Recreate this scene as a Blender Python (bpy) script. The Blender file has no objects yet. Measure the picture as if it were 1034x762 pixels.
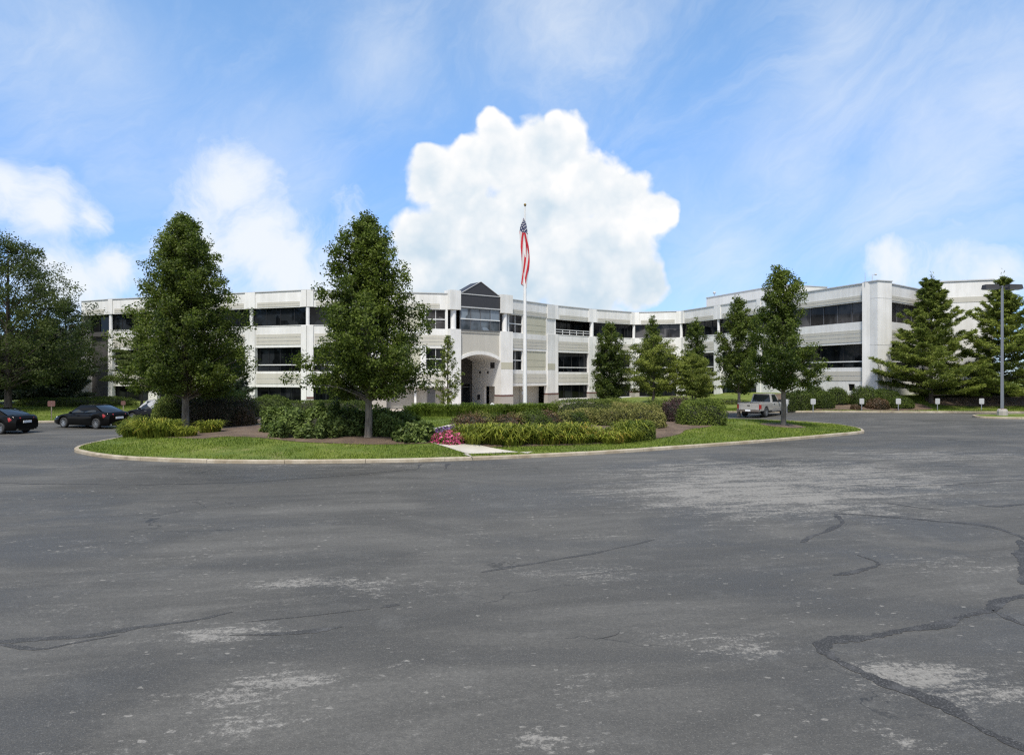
import bpy, bmesh, math, random
import numpy as np
from mathutils import Vector, Matrix
from mathutils.geometry import delaunay_2d_cdt

random.seed(7)
RNG = np.random.default_rng(11)
sc = bpy.context.scene
COL = sc.collection
R = math.radians
CAM_H, FPX, CX, HY = 3.3, 689.0, 517.0, 379.0

# ------------------------------------------------------------------ scene helpers
def props(o, label=None, cat=None, group=None, kind=None):
    if label: o['label'] = label
    if cat: o['category'] = cat
    if group: o['group'] = group
    if kind: o['kind'] = kind
    return o

def thing(name, label, cat, loc=(0, 0, 0), rz=0.0, group=None):
    o = bpy.data.objects.new(name, None)
    COL.objects.link(o)
    o.empty_display_size = 0.3
    o.location = loc
    o.rotation_euler = (0, 0, rz)
    return props(o, label, cat, group)

def link(name, me, parent=None, loc=None):
    o = bpy.data.objects.new(name, me)
    COL.objects.link(o)
    if parent is not None: o.parent = parent
    if loc is not None: o.location = loc
    return o

class MB:
    """collects shapes for ONE mesh object"""
    def __init__(s): s.v = []; s.f = []; s.m = []; s.sm = []
    def add(s, vs, fs, mi=0, smooth=False):
        b = len(s.v)
        s.v.extend([tuple(p) for p in vs])
        for f in fs:
            s.f.append([b + i for i in f]); s.m.append(mi); s.sm.append(smooth)
    def box8(s, p, mi=0):
        s.add(p, [(0, 3, 2, 1), (4, 5, 6, 7), (0, 1, 5, 4), (1, 2, 6, 5), (2, 3, 7, 6), (3, 0, 4, 7)], mi)
    def box(s, x0, x1, y0, y1, z0, z1, mi=0):
        s.box8([(x0, y0, z0), (x1, y0, z0), (x1, y1, z0), (x0, y1, z0), (x0, y0, z1), (x1, y0, z1), (x1, y1, z1), (x0, y1, z1)], mi)
    def fbox(s, fr, u0, u1, z0, z1, d0, d1, mi=0):
        s.box8([fr(u0, d1, z0), fr(u1, d1, z0), fr(u1, d0, z0), fr(u0, d0, z0), fr(u0, d1, z1), fr(u1, d1, z1), fr(u1, d0, z1), fr(u0, d0, z1)], mi)
    def tube(s, pts, rad, n=8, mi=0, cap=True, smooth=True):
        pts = [Vector(p) for p in pts]
        if not hasattr(rad, '__len__'): rad = [rad] * len(pts)
        rings = []
        up = None
        for i, p in enumerate(pts):
            d = (pts[min(i + 1, len(pts) - 1)] - pts[max(i - 1, 0)])
            d = d.normalized() if d.length > 1e-9 else Vector((0, 0, 1))
            if up is None:
                up = Vector((1, 0, 0)) if abs(d.z) > .8 else Vector((0, 0, 1))
            a = d.cross(up)
            if a.length < 1e-4: a = d.cross(Vector((0, 1, 0)))
            a.normalize(); b = d.cross(a).normalized()
            rings.append([p + (a * math.cos(2 * math.pi * k / n) + b * math.sin(2 * math.pi * k / n)) * rad[i] for k in range(n)])
        vs = [q for r in rings for q in r]
        fs = []
        for i in range(len(pts) - 1):
            for k in range(n):
                k2 = (k + 1) % n
                fs.append((i * n + k, i * n + k2, (i + 1) * n + k2, (i + 1) * n + k))
        s.add(vs, fs, mi, smooth)
        if cap:
            s.add(rings[0], [tuple(range(n))], mi); s.add(rings[-1], [tuple(reversed(range(n)))], mi)
    def lathe(s, prof, c=(0, 0, 0), n=20, mi=0, axis='z', smooth=True):
        vs = []
        for r, h in prof:
            for k in range(n):
                a = 2 * math.pi * k / n
                q = (r * math.cos(a), r * math.sin(a), h)
                if axis == 'y': q = (q[0], h, q[1])
                vs.append((q[0] + c[0], q[1] + c[1], q[2] + c[2]))
        fs = []
        for i in range(len(prof) - 1):
            for k in range(n):
                k2 = (k + 1) % n
                fs.append((i * n + k, i * n + k2, (i + 1) * n + k2, (i + 1) * n + k))
        s.add(vs, fs, mi, smooth)
    def grid(s, rows, mi=0, smooth=True, closed=False):
        n = len(rows[0]); vs = [q for r in rows for q in r]; fs = []
        for i in range(len(rows) - 1):
            for k in range(n if closed else n - 1):
                k2 = (k + 1) % n
                fs.append((i * n + k, i * n + k2, (i + 1) * n + k2, (i + 1) * n + k))
        s.add(vs, fs, mi, smooth)
    def build(s, name, mats, parent=None, loc=None, recalc=True):
        me = bpy.data.meshes.new(name)
        me.from_pydata(s.v, [], s.f)
        if not isinstance(mats, (list, tuple)): mats = [mats]
        for m in mats: me.materials.append(m)
        me.polygons.foreach_set('material_index', s.m)
        me.polygons.foreach_set('use_smooth', s.sm)
        if recalc:
            bm = bmesh.new(); bm.from_mesh(me)
            bmesh.ops.recalc_face_normals(bm, faces=bm.faces)
            bm.to_mesh(me); bm.free()
        me.update()
        return link(name, me, parent, loc)

# ------------------------------------------------------------------ terrain
def sm(a, b, x):
    t = np.clip((np.asarray(x, float) - a) / (b - a), 0, 1)
    return t * t * (3 - 2 * t)

def g(x, y):
    return (0.30 * sm(14, 28, x) * sm(36, 50, y)
            - 0.25 * sm(50, 64, y) * sm(-22, -12, x) * (1 - sm(8, 18, x)))

def P(px, py, dz=0.0):
    """ground point seen at photo pixel px, py (dz above the paving)"""
    z = 0.0; x = y = 0
    for _ in range(8):
        y = (CAM_H - z) * FPX / (py - HY); x = (px - CX) / FPX * y
        z = float(g(x, y)) + dz
    return (x, y)

def at(px, d):
    return ((px - CX) / FPX * d, d)

def catmull(pts, n=10, closed=True):
    pts = [Vector(p) for p in pts]; N = len(pts); out = []
    for i in range(N if closed else N - 1):
        if closed: p0, p1, p2, p3 = pts[i - 1], pts[i], pts[(i + 1) % N], pts[(i + 2) % N]
        else: p0, p1, p2, p3 = pts[max(i - 1, 0)], pts[i], pts[i + 1], pts[min(i + 2, N - 1)]
        for k in range(n):
            t = k / n
            out.append(0.5 * ((2 * p1) + (p2 - p0) * t + (2 * p0 - 5 * p1 + 4 * p2 - p3) * t * t + (3 * p1 - p0 - 3 * p2 + p3) * t ** 3))
    if not closed: out.append(pts[-1])
    return out

def resample(pts, step, closed=True):
    pts = [Vector(p) for p in pts]
    if closed: pts = pts + [pts[0]]
    out = []; carry = 0.0
    for a, b in zip(pts[:-1], pts[1:]):
        L = (b - a).length
        t = carry
        while t < L:
            out.append(a + (b - a) * (t / L)); t += step
        carry = t - L
    if not closed: out.append(pts[-1])
    return out

def offset_poly(pts, d, closed=True):
    out = []; N = len(pts)
    for i in range(N):
        a = pts[i - 1] if (closed or i > 0) else pts[i]
        b = pts[(i + 1) % N] if (closed or i < N - 1) else pts[i]
        t = (b - a); t = t.normalized() if t.length > 1e-9 else Vector((1, 0))
        out.append(pts[i] + Vector((-t.y, t.x)) * d)
    return out

def inside(poly, X, Y):
    px = np.array([p[0] for p in poly]); py = np.array([p[1] for p in poly])
    X = np.asarray(X, float); Y = np.asarray(Y, float)
    c = np.zeros(X.shape, bool); j = len(px) - 1
    for i in range(len(px)):
        with np.errstate(divide='ignore', invalid='ignore'):
            t = ((py[i] > Y) != (py[j] > Y)) & (X < (px[j] - px[i]) * (Y - py[i]) / (py[j] - py[i] + 1e-12) + px[i])
        c ^= t; j = i
    return c

def edge_dist(poly, X, Y):
    X = np.asarray(X, float); Y = np.asarray(Y, float)
    best = np.full(X.shape, 1e9)
    n = len(poly)
    for i in range(n):
        ax, ay = poly[i][0], poly[i][1]; bx, by = poly[(i + 1) % n][0], poly[(i + 1) % n][1]
        dx, dy = bx - ax, by - ay; L2 = dx * dx + dy * dy + 1e-12
        t = np.clip(((X - ax) * dx + (Y - ay) * dy) / L2, 0, 1)
        best = np.minimum(best, np.hypot(X - ax - t * dx, Y - ay - t * dy))
    return best

def fill(name, poly, zf, m, step=0.6, kind='structure', holes=(), thick=None):
    poly = [Vector(p[:2]) for p in poly]
    xs = [p.x for p in poly]; ys = [p.y for p in poly]
    GX, GY = np.meshgrid(np.arange(min(xs), max(xs), step), np.arange(min(ys), max(ys), step))
    GX = GX.ravel(); GY = GY.ravel()
    k = inside(poly, GX, GY) & (edge_dist(poly, GX, GY) > step * .45)
    pts = poly + [Vector((x, y)) for x, y in zip(GX[k], GY[k])]
    n = len(poly)
    vs, _, fs, *_ = delaunay_2d_cdt(pts, [], [list(range(n))], 1, 1e-5)
    X = np.array([v.x for v in vs]); Y = np.array([v.y for v in vs]); Z = zf(X, Y)
    me = bpy.data.meshes.new(name)
    me.from_pydata(list(zip(X, Y, Z)), [], [list(f) for f in fs])
    me.materials.append(m)
    me.polygons.foreach_set('use_smooth', [True] * len(me.polygons))
    bm = bmesh.new(); bm.from_mesh(me)
    for f in bm.faces:
        if f.normal.z < 0: f.normal_flip()
    bm.to_mesh(me); bm.free()
    return props(link(name, me), kind=kind)

# ------------------------------------------------------------------ materials
class NT:
    def __init__(s, m):
        s.m = m; m.use_nodes = True; s.t = m.node_tree; s.t.nodes.clear()
    def n(s, typ, **kw):
        nd = s.t.nodes.new(typ)
        for k, v in kw.items():
            if k == 'i':
                for kk, vv in v.items(): s.set(nd, kk, vv)
            else: setattr(nd, k, v)
        return nd
    def set(s, nd, k, v):
        if isinstance(v, bpy.types.NodeSocket): s.t.links.new(v, nd.inputs[k])
        else: nd.inputs[k].default_value = v
    def math(s, op, a, b=0.0, c=0.0, clamp=False):
        nd = s.t.nodes.new('ShaderNodeMath'); nd.operation = op; nd.use_clamp = clamp
        for i, v in enumerate((a, b, c)): s.set(nd, i, v)
        return nd.outputs[0]
    def noise(s, vec, scale, detail=4, rough=.55, dist=0.0, out='Fac'):
        nd = s.n('ShaderNodeTexNoise', i={'Vector': vec, 'Scale': scale, 'Detail': detail, 'Roughness': rough, 'Distortion': dist})
        return nd.outputs[out]
    def ramp(s, fac, stops):
        nd = s.n('ShaderNodeValToRGB'); s.set(nd, 'Fac', fac)
        e = nd.color_ramp.elements
        while len(e) < len(stops): e.new(.5)
        for el, (p, c) in zip(e, stops):
            el.position = p; el.color = (c, c, c, 1) if not hasattr(c, '__len__') else (*c[:3], 1)
        return nd.outputs[0]
    def smooth(s, x, a, b, lo=0.0, hi=1.0):
        nd = s.n('ShaderNodeMapRange', interpolation_type='SMOOTHSTEP')
        for k, v in zip(('Value', 'From Min', 'From Max', 'To Min', 'To Max'), (x, a, b, lo, hi)): s.set(nd, k, v)
        return nd.outputs[0]
    def mix(s, f, a, b, mode='MIX'):
        nd = s.n('ShaderNodeMix', data_type='RGBA', blend_type=mode)
        s.set(nd, 0, f)
        for k, v in ((6, a), (7, b)):
            if isinstance(v, (tuple, list)): v = (*v[:3], 1)
            s.set(nd, k, v)
        return nd.outputs[2]
    def scale(s, vec, sx, sy, sz):
        nd = s.n('ShaderNodeVectorMath', operation='MULTIPLY'); s.set(nd, 0, vec); nd.inputs[1].default_value = (sx, sy, sz)
        return nd.outputs[0]
    def pos(s): return s.n('ShaderNodeNewGeometry').outputs['Position']
    def bump(s, h, strength=.3, dist=.02):
        return s.n('ShaderNodeBump', i={'Height': h, 'Strength': strength, 'Distance': dist}).outputs[0]
    def surf(s, col, rough=.6, normal=None, **kw):
        b = s.n('ShaderNodeBsdfPrincipled')
        if isinstance(col, (tuple, list)): col = (*col[:3], 1)
        s.set(b, 'Base Color', col); s.set(b, 'Roughness', rough)
        if normal is not None: s.set(b, 'Normal', normal)
        for k, v in kw.items(): s.set(b, k.replace('_', ' '), v)
        o = s.n('ShaderNodeOutputMaterial'); s.t.links.new(b.outputs[0], o.inputs[0])
        return b

def simple(name, col, rough=.5, var=.12, vscale=2.0, bump=0.0, **kw):
    m = bpy.data.materials.new(name); t = NT(m); p = t.pos()
    n = t.noise(p, vscale, 5)
    c = t.mix(n, tuple(x * (1 - var) for x in col), tuple(min(1, x * (1 + var)) for x in col))
    nm = t.bump(t.noise(p, vscale * 14, 3), bump, .01) if bump else None
    t.surf(c, rough, nm, **kw)
    return m

def concrete(name, col, streak=.20, joints=True):
    m = bpy.data.materials.new(name); t = NT(m); p = t.pos()
    big = t.noise(p, .35, 5, .6)
    st = t.noise(t.scale(p, 2.6, 2.6, .16), 1.0, 6, .7)
    fine = t.noise(p, 22, 3)
    f = t.math('ADD', t.math('MULTIPLY', big, .45), t.math('ADD', t.math('MULTIPLY', st, .4), t.math('MULTIPLY', fine, .15)))
    c = t.mix(t.smooth(f, .32, .68), tuple(x * (1 - streak) * q for x, q in zip(col, (1, .99, .96))), tuple(x * (1 + streak * .35) for x in col))
    t.surf(c, .8, t.bump(fine, .15, .01))
    return m

def foliage(name, dark, light, trans=.28, rough=.5, accent=None, spec=.35):
    m = bpy.data.materials.new(name); t = NT(m)
    a = t.n('ShaderNodeAttribute', attribute_name='tint').outputs['Fac']
    stops = [(0.0, dark), (.8, light)]
    if accent: stops += [(.86, accent), (1.0, accent)]
    c = t.ramp(a, stops)
    b = t.n('ShaderNodeBsdfPrincipled'); t.set(b, 'Base Color', c); t.set(b, 'Roughness', rough); t.set(b, 'Specular IOR Level', spec)
    tr = t.n('ShaderNodeBsdfTranslucent'); t.set(tr, 'Color', t.mix(.5, c, (.12, .2, .02)))
    mx = t.n('ShaderNodeMixShader'); mx.inputs[0].default_value = min(.5, trans + .06)
    o = t.n('ShaderNodeOutputMaterial')
    t.t.links.new(b.outputs[0], mx.inputs[1]); t.t.links.new(tr.outputs[0], mx.inputs[2]); t.t.links.new(mx.outputs[0], o.inputs[0])
    return m

def m_asphalt():
    m = bpy.data.materials.new('asphalt'); t = NT(m); p = t.pos()
    rot = t.n('ShaderNodeVectorRotate', rotation_type='Z_AXIS', i={'Vector': p, 'Angle': R(-14)}).outputs[0]
    wide = t.noise(t.scale(rot, .06, .22, 1), 1, 6, .62, .4)
    mid = t.noise(t.scale(rot, .22, 1.3, 1), 1, 7, .66, .5)
    agg = t.noise(p, 55, 3, .7)
    agg2 = t.noise(p, 190, 2, .6)
    grit = t.n('ShaderNodeTexVoronoi', i={'Vector': p, 'Scale': 70.0})
    c = t.ramp(wide, [(.28, (.050, .0475, .042)), (.5, (.082, .078, .069)), (.74, (.121, .115, .102))])
    c = t.mix(t.smooth(mid, .42, .70, 0, .75), c, t.mix(.5, c, (.165, .156, .138)))
    c = t.mix(t.smooth(mid, .30, .46, .45, 0), c, (.044, .0415, .036))
    blot = t.noise(t.scale(p, .16, .30, 1), 1, 5, .6, .8)
    c = t.mix(t.smooth(blot, .40, .62, .62, 0), c, (.041, .0375, .031))
    c = t.mix(t.smooth(t.noise(p, .9, 6, .7), .52, .72, 0, .5), c, (.125, .119, .106))
    # pale worn stone showing through: streaks along the drive, broken up by the aggregate
    wp = t.n('ShaderNodeVectorMath', operation='ADD', i={0: p, 1: t.scale(t.n('ShaderNodeVectorMath', operation='SUBTRACT', i={0: t.noise(t.scale(p, .5, .8, 0), 1, 6, .7, out='Color'), 1: (.5, .5, .5)}).outputs[0], 3.6, 2.4, 0)}).outputs[0]
    sx, sy, sz = t.n('ShaderNodeSeparateXYZ', i={'Vector': wp}).outputs
    def patch(cx, cy, rx, ry):
        a = t.math('DIVIDE', t.math('SUBTRACT', sx, cx), rx); b = t.math('DIVIDE', t.math('SUBTRACT', sy, cy), ry)
        r = t.math('SQRT', t.math('ADD', t.math('MULTIPLY', a, a), t.math('MULTIPLY', b, b)))
        return t.smooth(r, .1, 1.0, 1.0, 0.0)
    pa = t.math('MAXIMUM', patch(6.8, 19.3, 7.0, 6.0), t.math('MULTIPLY', patch(9.5, 22.5, 10, 7), .85))
    for q, k in (((4.6, 7.5, 1.5, 1.1), .8), ((.22, 6.2, .45, .45), 1.0), ((3.35, 6.35, .45, .4), .9), ((-2.8, 10.6, 2.4, .7), .62), ((.9, 11.5, 2.2, .9), .5), ((-2.6, 7.0, 1.5, 1.0), .62), ((17, 28, 9, 4), .62), ((7.6, 11.9, 1.8, 1.0), .6), ((-3.9, 8.7, 1.5, .45), .75), ((.7, 7.1, 1.2, .6), .55), ((-6, 25, 8, 1.5), .45), ((2.3, 8.4, 1.3, .6), .55), ((10, 24, 7, 3), .6)):
        pa = t.math('MAXIMUM', pa, t.math('MULTIPLY', patch(*q), k))
    dk = t.math('MAXIMUM', patch(-8.5, 21, 8, 5), t.math('MULTIPLY', patch(-.5, 24, 4, 2.5), .7))
    c = t.mix(t.math('MULTIPLY', dk, .55), c, (.038, .0355, .0295))
    worn = t.noise(t.scale(rot, .5, 2.0, 1), 1.0, 9, .74, .8)
    sm_ = t.noise(t.scale(p, 3.2, 5.0, 1), 1.0, 5, .7)
    s1 = t.noise(p, 14, 4, .7); s2 = t.noise(p, 42, 3, .75)
    spk = t.math('ADD', t.math('MULTIPLY', s1, .5), t.math('MULTIPLY', s2, .5))
    bw = t.math('ADD', t.math('MULTIPLY', worn, .62), t.math('ADD', t.math('MULTIPLY', pa, .185), t.math('MULTIPLY', sm_, .24)))
    dust = t.math('MULTIPLY', t.smooth(bw, .42, .80), t.smooth(spk, .40, .62, .25, .9))
    lvl = t.math('ADD', t.math('MULTIPLY', bw, .72), t.math('MULTIPLY', spk, .42))
    wf = t.math('MAXIMUM', dust, t.math('MULTIPLY', t.smooth(lvl, .575, .66), .9))
    fl = t.n('ShaderNodeTexVoronoi', i={'Vector': t.n('ShaderNodeVectorMath', operation='ADD', i={0: t.scale(p, 1.0, 1.7, 1), 1: t.scale(t.noise(p, 11, 4, out='Color'), .14, .14, 0)}).outputs[0], 'Scale': 5.2})
    fsz = t.math('MULTIPLY', t.n('ShaderNodeSeparateColor', i={0: fl.outputs['Color']}).outputs[0], .27)
    flake = t.smooth(t.math('SUBTRACT', fsz, fl.outputs['Distance']), .02, .07)
    wf = t.math('MAXIMUM', wf, t.math('MULTIPLY', t.math('MULTIPLY', flake, t.smooth(t.math('ADD', t.noise(p, .5, 4), t.math('MULTIPLY', pa, .22)), .44, .58)), t.smooth(spk, .34, .54, .25, .85)))
    c = t.mix(t.math('MULTIPLY', wf, .80), c, (.285, .268, .238))
    # aggregate
    c = t.mix(t.smooth(s1, .35, .65, .35, 0), c, (.035, .034, .032))
    c = t.mix(t.smooth(s2, .54, .70, 0, .5), c, (.215, .205, .182))
    c = t.mix(t.smooth(agg2, .5, .70, 0, .4), c, (.18, .172, .155))
    c = t.mix(t.smooth(agg, .30, .46, .5, 0), c, (.026, .026, .026))
    vd = t.n('ShaderNodeTexVoronoi', feature='DISTANCE_TO_EDGE', i={'Vector': t.n('ShaderNodeVectorMath', operation='ADD', i={0: t.scale(p, .16, .3, 0), 1: t.scale(t.noise(p, .9, 5, out='Color'), .5, .5, 0)}).outputs[0], 'Scale': 1.0}).outputs['Distance']
    ck = t.math('MULTIPLY', t.smooth(vd, 0.0, .006, 1, 0), t.smooth(t.noise(p, .16, 3), .5, .6))
    c = t.mix(t.math('MULTIPLY', ck, .7), c, (.018, .018, .018))
    h = t.math('ADD', t.math('MULTIPLY', agg, .6), t.math('MULTIPLY', grit.outputs['Distance'], .5))
    t.surf(c, t.math('MAXIMUM', t.smooth(wf, 0, .6, .0, .85), t.smooth(blot, .35, .62, .50, .80)), t.bump(h, .6, .012), **{'Specular IOR Level': .24})
    return m

def m_seal(name, col, rough):
    m = bpy.data.materials.new(name); t = NT(m); p = t.pos()
    a = t.noise(p, 45, 3, .7); b = t.noise(p, 3.0, 5)
    c = t.mix(t.smooth(a, .5, .72, 0, .6), col, (.17, .165, .16))
    c = t.mix(t.smooth(b, .5, .7, 0, .45), c, (.095, .092, .088))
    t.surf(c, rough, t.bump(a, .35, .01))
    return m

def m_lawn():
    m = bpy.data.materials.new('lawn'); t = NT(m); p = t.pos()
    a = t.noise(p, .5, 5, .6); b = t.noise(p, 9, 5, .7); d = t.noise(t.scale(p, 60, 25, 40), 1, 3, .7)
    c = t.mix(t.smooth(a, .35, .7), (.085, .130, .018), (.155, .185, .032))
    c = t.mix(t.smooth(b, .45, .75, 0, .6), c, (.20, .19, .06))
    c = t.mix(t.smooth(t.noise(p, .9, 5, .7), .52, .68, 0, .65), c, (.235, .215, .085))
    c = t.mix(t.smooth(d, .3, .5, .6, 0), c, (.03, .05, .010))
    t.surf(c, .75, t.bump(t.math('ADD', b, d), .8, .05), **{'Specular IOR Level': .2})
    return m

def m_mulch():
    m = bpy.data.materials.new('mulch'); t = NT(m); p = t.pos()
    a = t.noise(p, 14, 5, .7); b = t.noise(p, 1.0, 4)
    c = t.mix(t.smooth(a, .3, .7), (.032, .021, .013), (.15, .098, .062))
    c = t.mix(t.smooth(b, .4, .7, 0, .5), c, (.19, .135, .09))
    t.surf(c, .9, t.bump(a, 1.0, .06))
    return m

def m_kerb():
    m = bpy.data.materials.new('kerb_concrete'); t = NT(m); p = t.pos()
    a = t.noise(p, 1.3, 6, .65); b = t.noise(p, 18, 4, .7)
    c = t.mix(t.smooth(a, .35, .7), (.27, .22, .15), (.40, .35, .27))
    c = t.mix(t.smooth(b, .52, .78, 0, .7), c, (.15, .115, .08))
    c = t.mix(t.smooth(t.noise(t.scale(p, .8, .8, 3), 1, 4, .6), .58, .70, 0, .75), c, (.13, .10, .07))
    t.surf(c, .85, t.bump(b, .4, .01))
    return m

def m_pave(name, ca, cb):
    m = bpy.data.materials.new(name); t = NT(m); p = t.pos()
    a = t.noise(p, .8, 6, .6); b = t.noise(p, 30, 3, .6)
    c = t.mix(t.smooth(a, .3, .7), ca, cb)
    t.surf(c, .85, t.bump(b, .2, .006))
    return m

def m_glass(name, col, spec=.3, rough=.04, warm=0.0):
    m = bpy.data.materials.new(name); t = NT(m); p = t.pos()
    n = t.noise(t.scale(p, .7, .7, .35), 1.0, 3)
    c = t.mix(t.smooth(n, .4, .65), tuple(x * .5 for x in col), tuple(x * 1.6 for x in col))
    vb = t.n('ShaderNodeTexVoronoi', distance='CHEBYCHEV', i={'Vector': t.scale(p, .62, .62, .45), 'Scale': 1.0})
    rm = t.n('ShaderNodeSeparateColor', i={0: vb.outputs['Color']}).outputs[0]
    c = t.mix(t.smooth(rm, .62, .66, 0, .55), c, tuple(x * 3.2 + .006 for x in col))  # paler blocks painted into the glass for reflections, blinds and lit rooms
    t.surf(c, rough, t.bump(t.noise(p, .5, 2), .02, .1), **{'Specular IOR Level': spec})
    return m

def m_bark(name, ca, cb):
    m = bpy.data.materials.new(name); t = NT(m); p = t.pos()
    a = t.noise(t.scale(p, 9, 9, 1.6), 1, 5, .65)
    t.surf(t.mix(t.smooth(a, .3, .7), ca, cb), .9, t.bump(a, .8, .04))
    return m

def m_siding():
    m = bpy.data.materials.new('lap_siding'); t = NT(m); p = t.pos()
    sz = t.n('ShaderNodeSeparateXYZ', i={'Vector': p}).outputs[2]
    fr = t.math('FRACT', t.math('MULTIPLY', sz, 4.5))
    n = t.noise(p, 1.5, 4)
    c = t.mix(n, (.33, .31, .27), (.40, .38, .33))
    t.surf(c, .7, t.bump(fr, .6, .03))
    return m

M = {}
M['asphalt'] = m_asphalt()
M['seal'] = m_seal('crack_sealant', (.022, .0205, .018), .8)
M['stain'] = m_seal('asphalt_stain', (.030, .0285, .025), .8)
M['lawn'] = m_lawn(); M['mulch'] = m_mulch(); M['kerb'] = m_kerb()
M['path'] = m_pave('path_concrete', (.36, .33, .275), (.46, .425, .36))
M['plaza'] = m_pave('plaza_pavers', (.36, .31, .26), (.46, .40, .35))
M['white'] = concrete('white_precast', (.66, .65, .625))
M['beige'] = concrete('beige_band', (.46, .44, .385), .12)
M['panel'] = concrete('beige_panel', (.42, .405, .32), .10)
M['sand'] = concrete('sand_wall', (.42, .40, .355), .12)
M['stone'] = concrete('grey_stone_base', (.33, .305, .275), .15)
M['brown'] = simple('brown_band', (.10, .045, .035), .7)
M['greybrick'] = concrete('dark_grey_wall', (.050, .046, .044), .15)
M['coping'] = simple('coping_metal', (.42, .42, .41), .5)
M['roofing'] = simple('roof_gravel', (.30, .29, .27), .9, .2)
M['siding'] = m_siding()
M['glass'] = m_glass('window_glass', (.006, .007, .008), .22)
M['glass_grey'] = m_glass('grey_window_glass', (.036, .034, .034), .14)
M['glass_teal'] = m_glass('teal_window_glass', (.010, .020, .026), .3)
M['glass_portal'] = m_glass('gable_glass', (.075, .090, .105), .45)
M['frame_dark'] = simple('dark_window_frame', (.020, .020, .021), .4)
M['frame_mid'] = simple('grey_window_frame', (.10, .10, .105), .4)
M['frame_white'] = simple('white_window_frame', (.62, .62, .60), .45)
M['charcoal'] = simple('charcoal_metal', (.030, .028, .030), .5)
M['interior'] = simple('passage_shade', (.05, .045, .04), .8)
M['passage'] = concrete('passage_wall', (.66, .645, .61), .1)
M['pole_white'] = simple('white_pole_paint', (.66, .65, .63), .4)
M['steel'] = simple('galvanised_steel', (.33, .33, .34), .4, Metallic=.7)
M['lamp_grey'] = simple('grey_lamp_paint', (.16, .17, .19), .4)
M['lamp_dark'] = simple('dark_lamp_housing', (.03, .03, .032), .7)
M['lens'] = simple('lamp_lens', (.55, .57, .58), .2)
M['sign_white'] = simple('white_sign', (.37, .37, .365), .4)
M['sign_red'] = simple('brown_red_sign', (.12, .055, .045), .5)
M['black_paint'] = simple('black_car_paint', (.005, .005, .005), .09, 0, Specular_IOR_Level=.13)
M['navy_paint'] = simple('dark_suv_paint', (.006, .006, .007), .09, 0, Specular_IOR_Level=.13)
M['silver_paint'] = simple('silver_truck_paint', (.50, .475, .43), .35, .05, Metallic=.55, Coat_Weight=.7, Coat_Roughness=.08)
M['car_glass'] = simple('car_glass', (.012, .015, .016), .03, 0, **{'Specular_IOR_Level': .55})
M['tyre'] = simple('tyre_rubber', (.018, .018, .018), .8)
M['rim'] = simple('alloy_rim', (.52, .53, .54), .3, Metallic=.8)
M['chrome'] = simple('chrome_trim', (.6, .6, .6), .15, Metallic=1.0)
M['red_lens'] = simple('red_lamp_lens', (.26, .02, .02), .15)
M['clear_lens'] = simple('clear_lamp_lens', (.62, .63, .65), .1)
M['plate'] = simple('licence_plate', (.70, .71, .72), .4)
M['black_trim'] = simple('black_trim', (.015, .015, .015), .6)
M['flag_red'] = simple('flag_red', (.40, .008, .018), .8)
M['flag_white'] = simple('flag_white', (.50, .49, .48), .8)
M['flag_blue'] = simple('flag_blue', (.018, .024, .075), .8)
M['gold'] = simple('gold_ball', (.25, .17, .06), .35, Metallic=.8)
M['bark'] = m_bark('grey_brown_bark', (.09, .075, .058), (.23, .195, .15))
M['bark_dark'] = m_bark('dark_bark', (.035, .028, .023), (.09, .072, .058))
M['leaf'] = foliage('dark_green_leaf', (.014, .027, .006), (.125, .158, .025), .36, spec=.2)
M['leaf_mid'] = foliage('mid_green_leaf', (.016, .031, .006), (.140, .178, .027), .36, spec=.2)
M['leaf_light'] = foliage('yellow_green_leaf', (.045, .066, .012), (.24, .27, .050), .34, spec=.15)
M['leaf_open'] = foliage('dull_green_leaf', (.016, .026, .011), (.088, .105, .030), .3, spec=.12)
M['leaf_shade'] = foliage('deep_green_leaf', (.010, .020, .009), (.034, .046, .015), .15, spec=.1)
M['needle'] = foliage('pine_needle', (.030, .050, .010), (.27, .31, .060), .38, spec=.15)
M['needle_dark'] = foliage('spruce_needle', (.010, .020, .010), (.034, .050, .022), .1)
M['yew'] = foliage('yew_leaf', (.013, .024, .007), (.105, .14, .026), .2, spec=.12)
M['box'] = foliage('boxwood_leaf', (.03, .05, .012), (.18, .225, .040), .28, spec=.12)
M['hedge'] = foliage('hedge_leaf', (.028, .042, .013), (.20, .24, .050), .3, spec=.12)
M['hedge_brown'] = foliage('thin_brown_hedge_leaf', (.024, .018, .014), (.12, .088, .055), .2, accent=(.06, .075, .02))
M['spirea'] = foliage('spirea_leaf', (.055, .060, .018), (.33, .31, .095), .3, spec=.12, accent=(.26, .19, .09))
M['viburnum'] = foliage('viburnum_leaf', (.026, .050, .014), (.20, .255, .070), .33, spec=.15)
M['barberry'] = foliage('barberry_leaf', (.022, .010, .012), (.070, .032, .030), .2)
M['redbrown'] = foliage('russet_leaf', (.04, .03, .015), (.13, .07, .035), .2)
M['lily'] = foliage('daylily_blade', (.055, .085, .012), (.34, .35, .050), .33, accent=(.36, .24, .05), spec=.15)
M['dullblade'] = foliage('dull_blade', (.045, .05, .022), (.14, .13, .06), .25, accent=(.12, .07, .04))
M['tallgrass'] = foliage('tall_grass_blade', (.045, .080, .012), (.20, .26, .040), .3, spec=.15)
M['turf'] = foliage('turf_blade', (.070, .112, .014), (.185, .235, .032), .3, spec=.12)
M['pink'] = foliage('pink_petal', (.50, .04, .16), (.75, .17, .33), .3)
M['purple'] = foliage('purple_petal', (.20, .06, .34), (.50, .30, .62), .3)
M['dark_core'] = simple('shrub_core', (.022, .024, .012), .95)  # solid dark core added inside shrubs to block light

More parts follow.
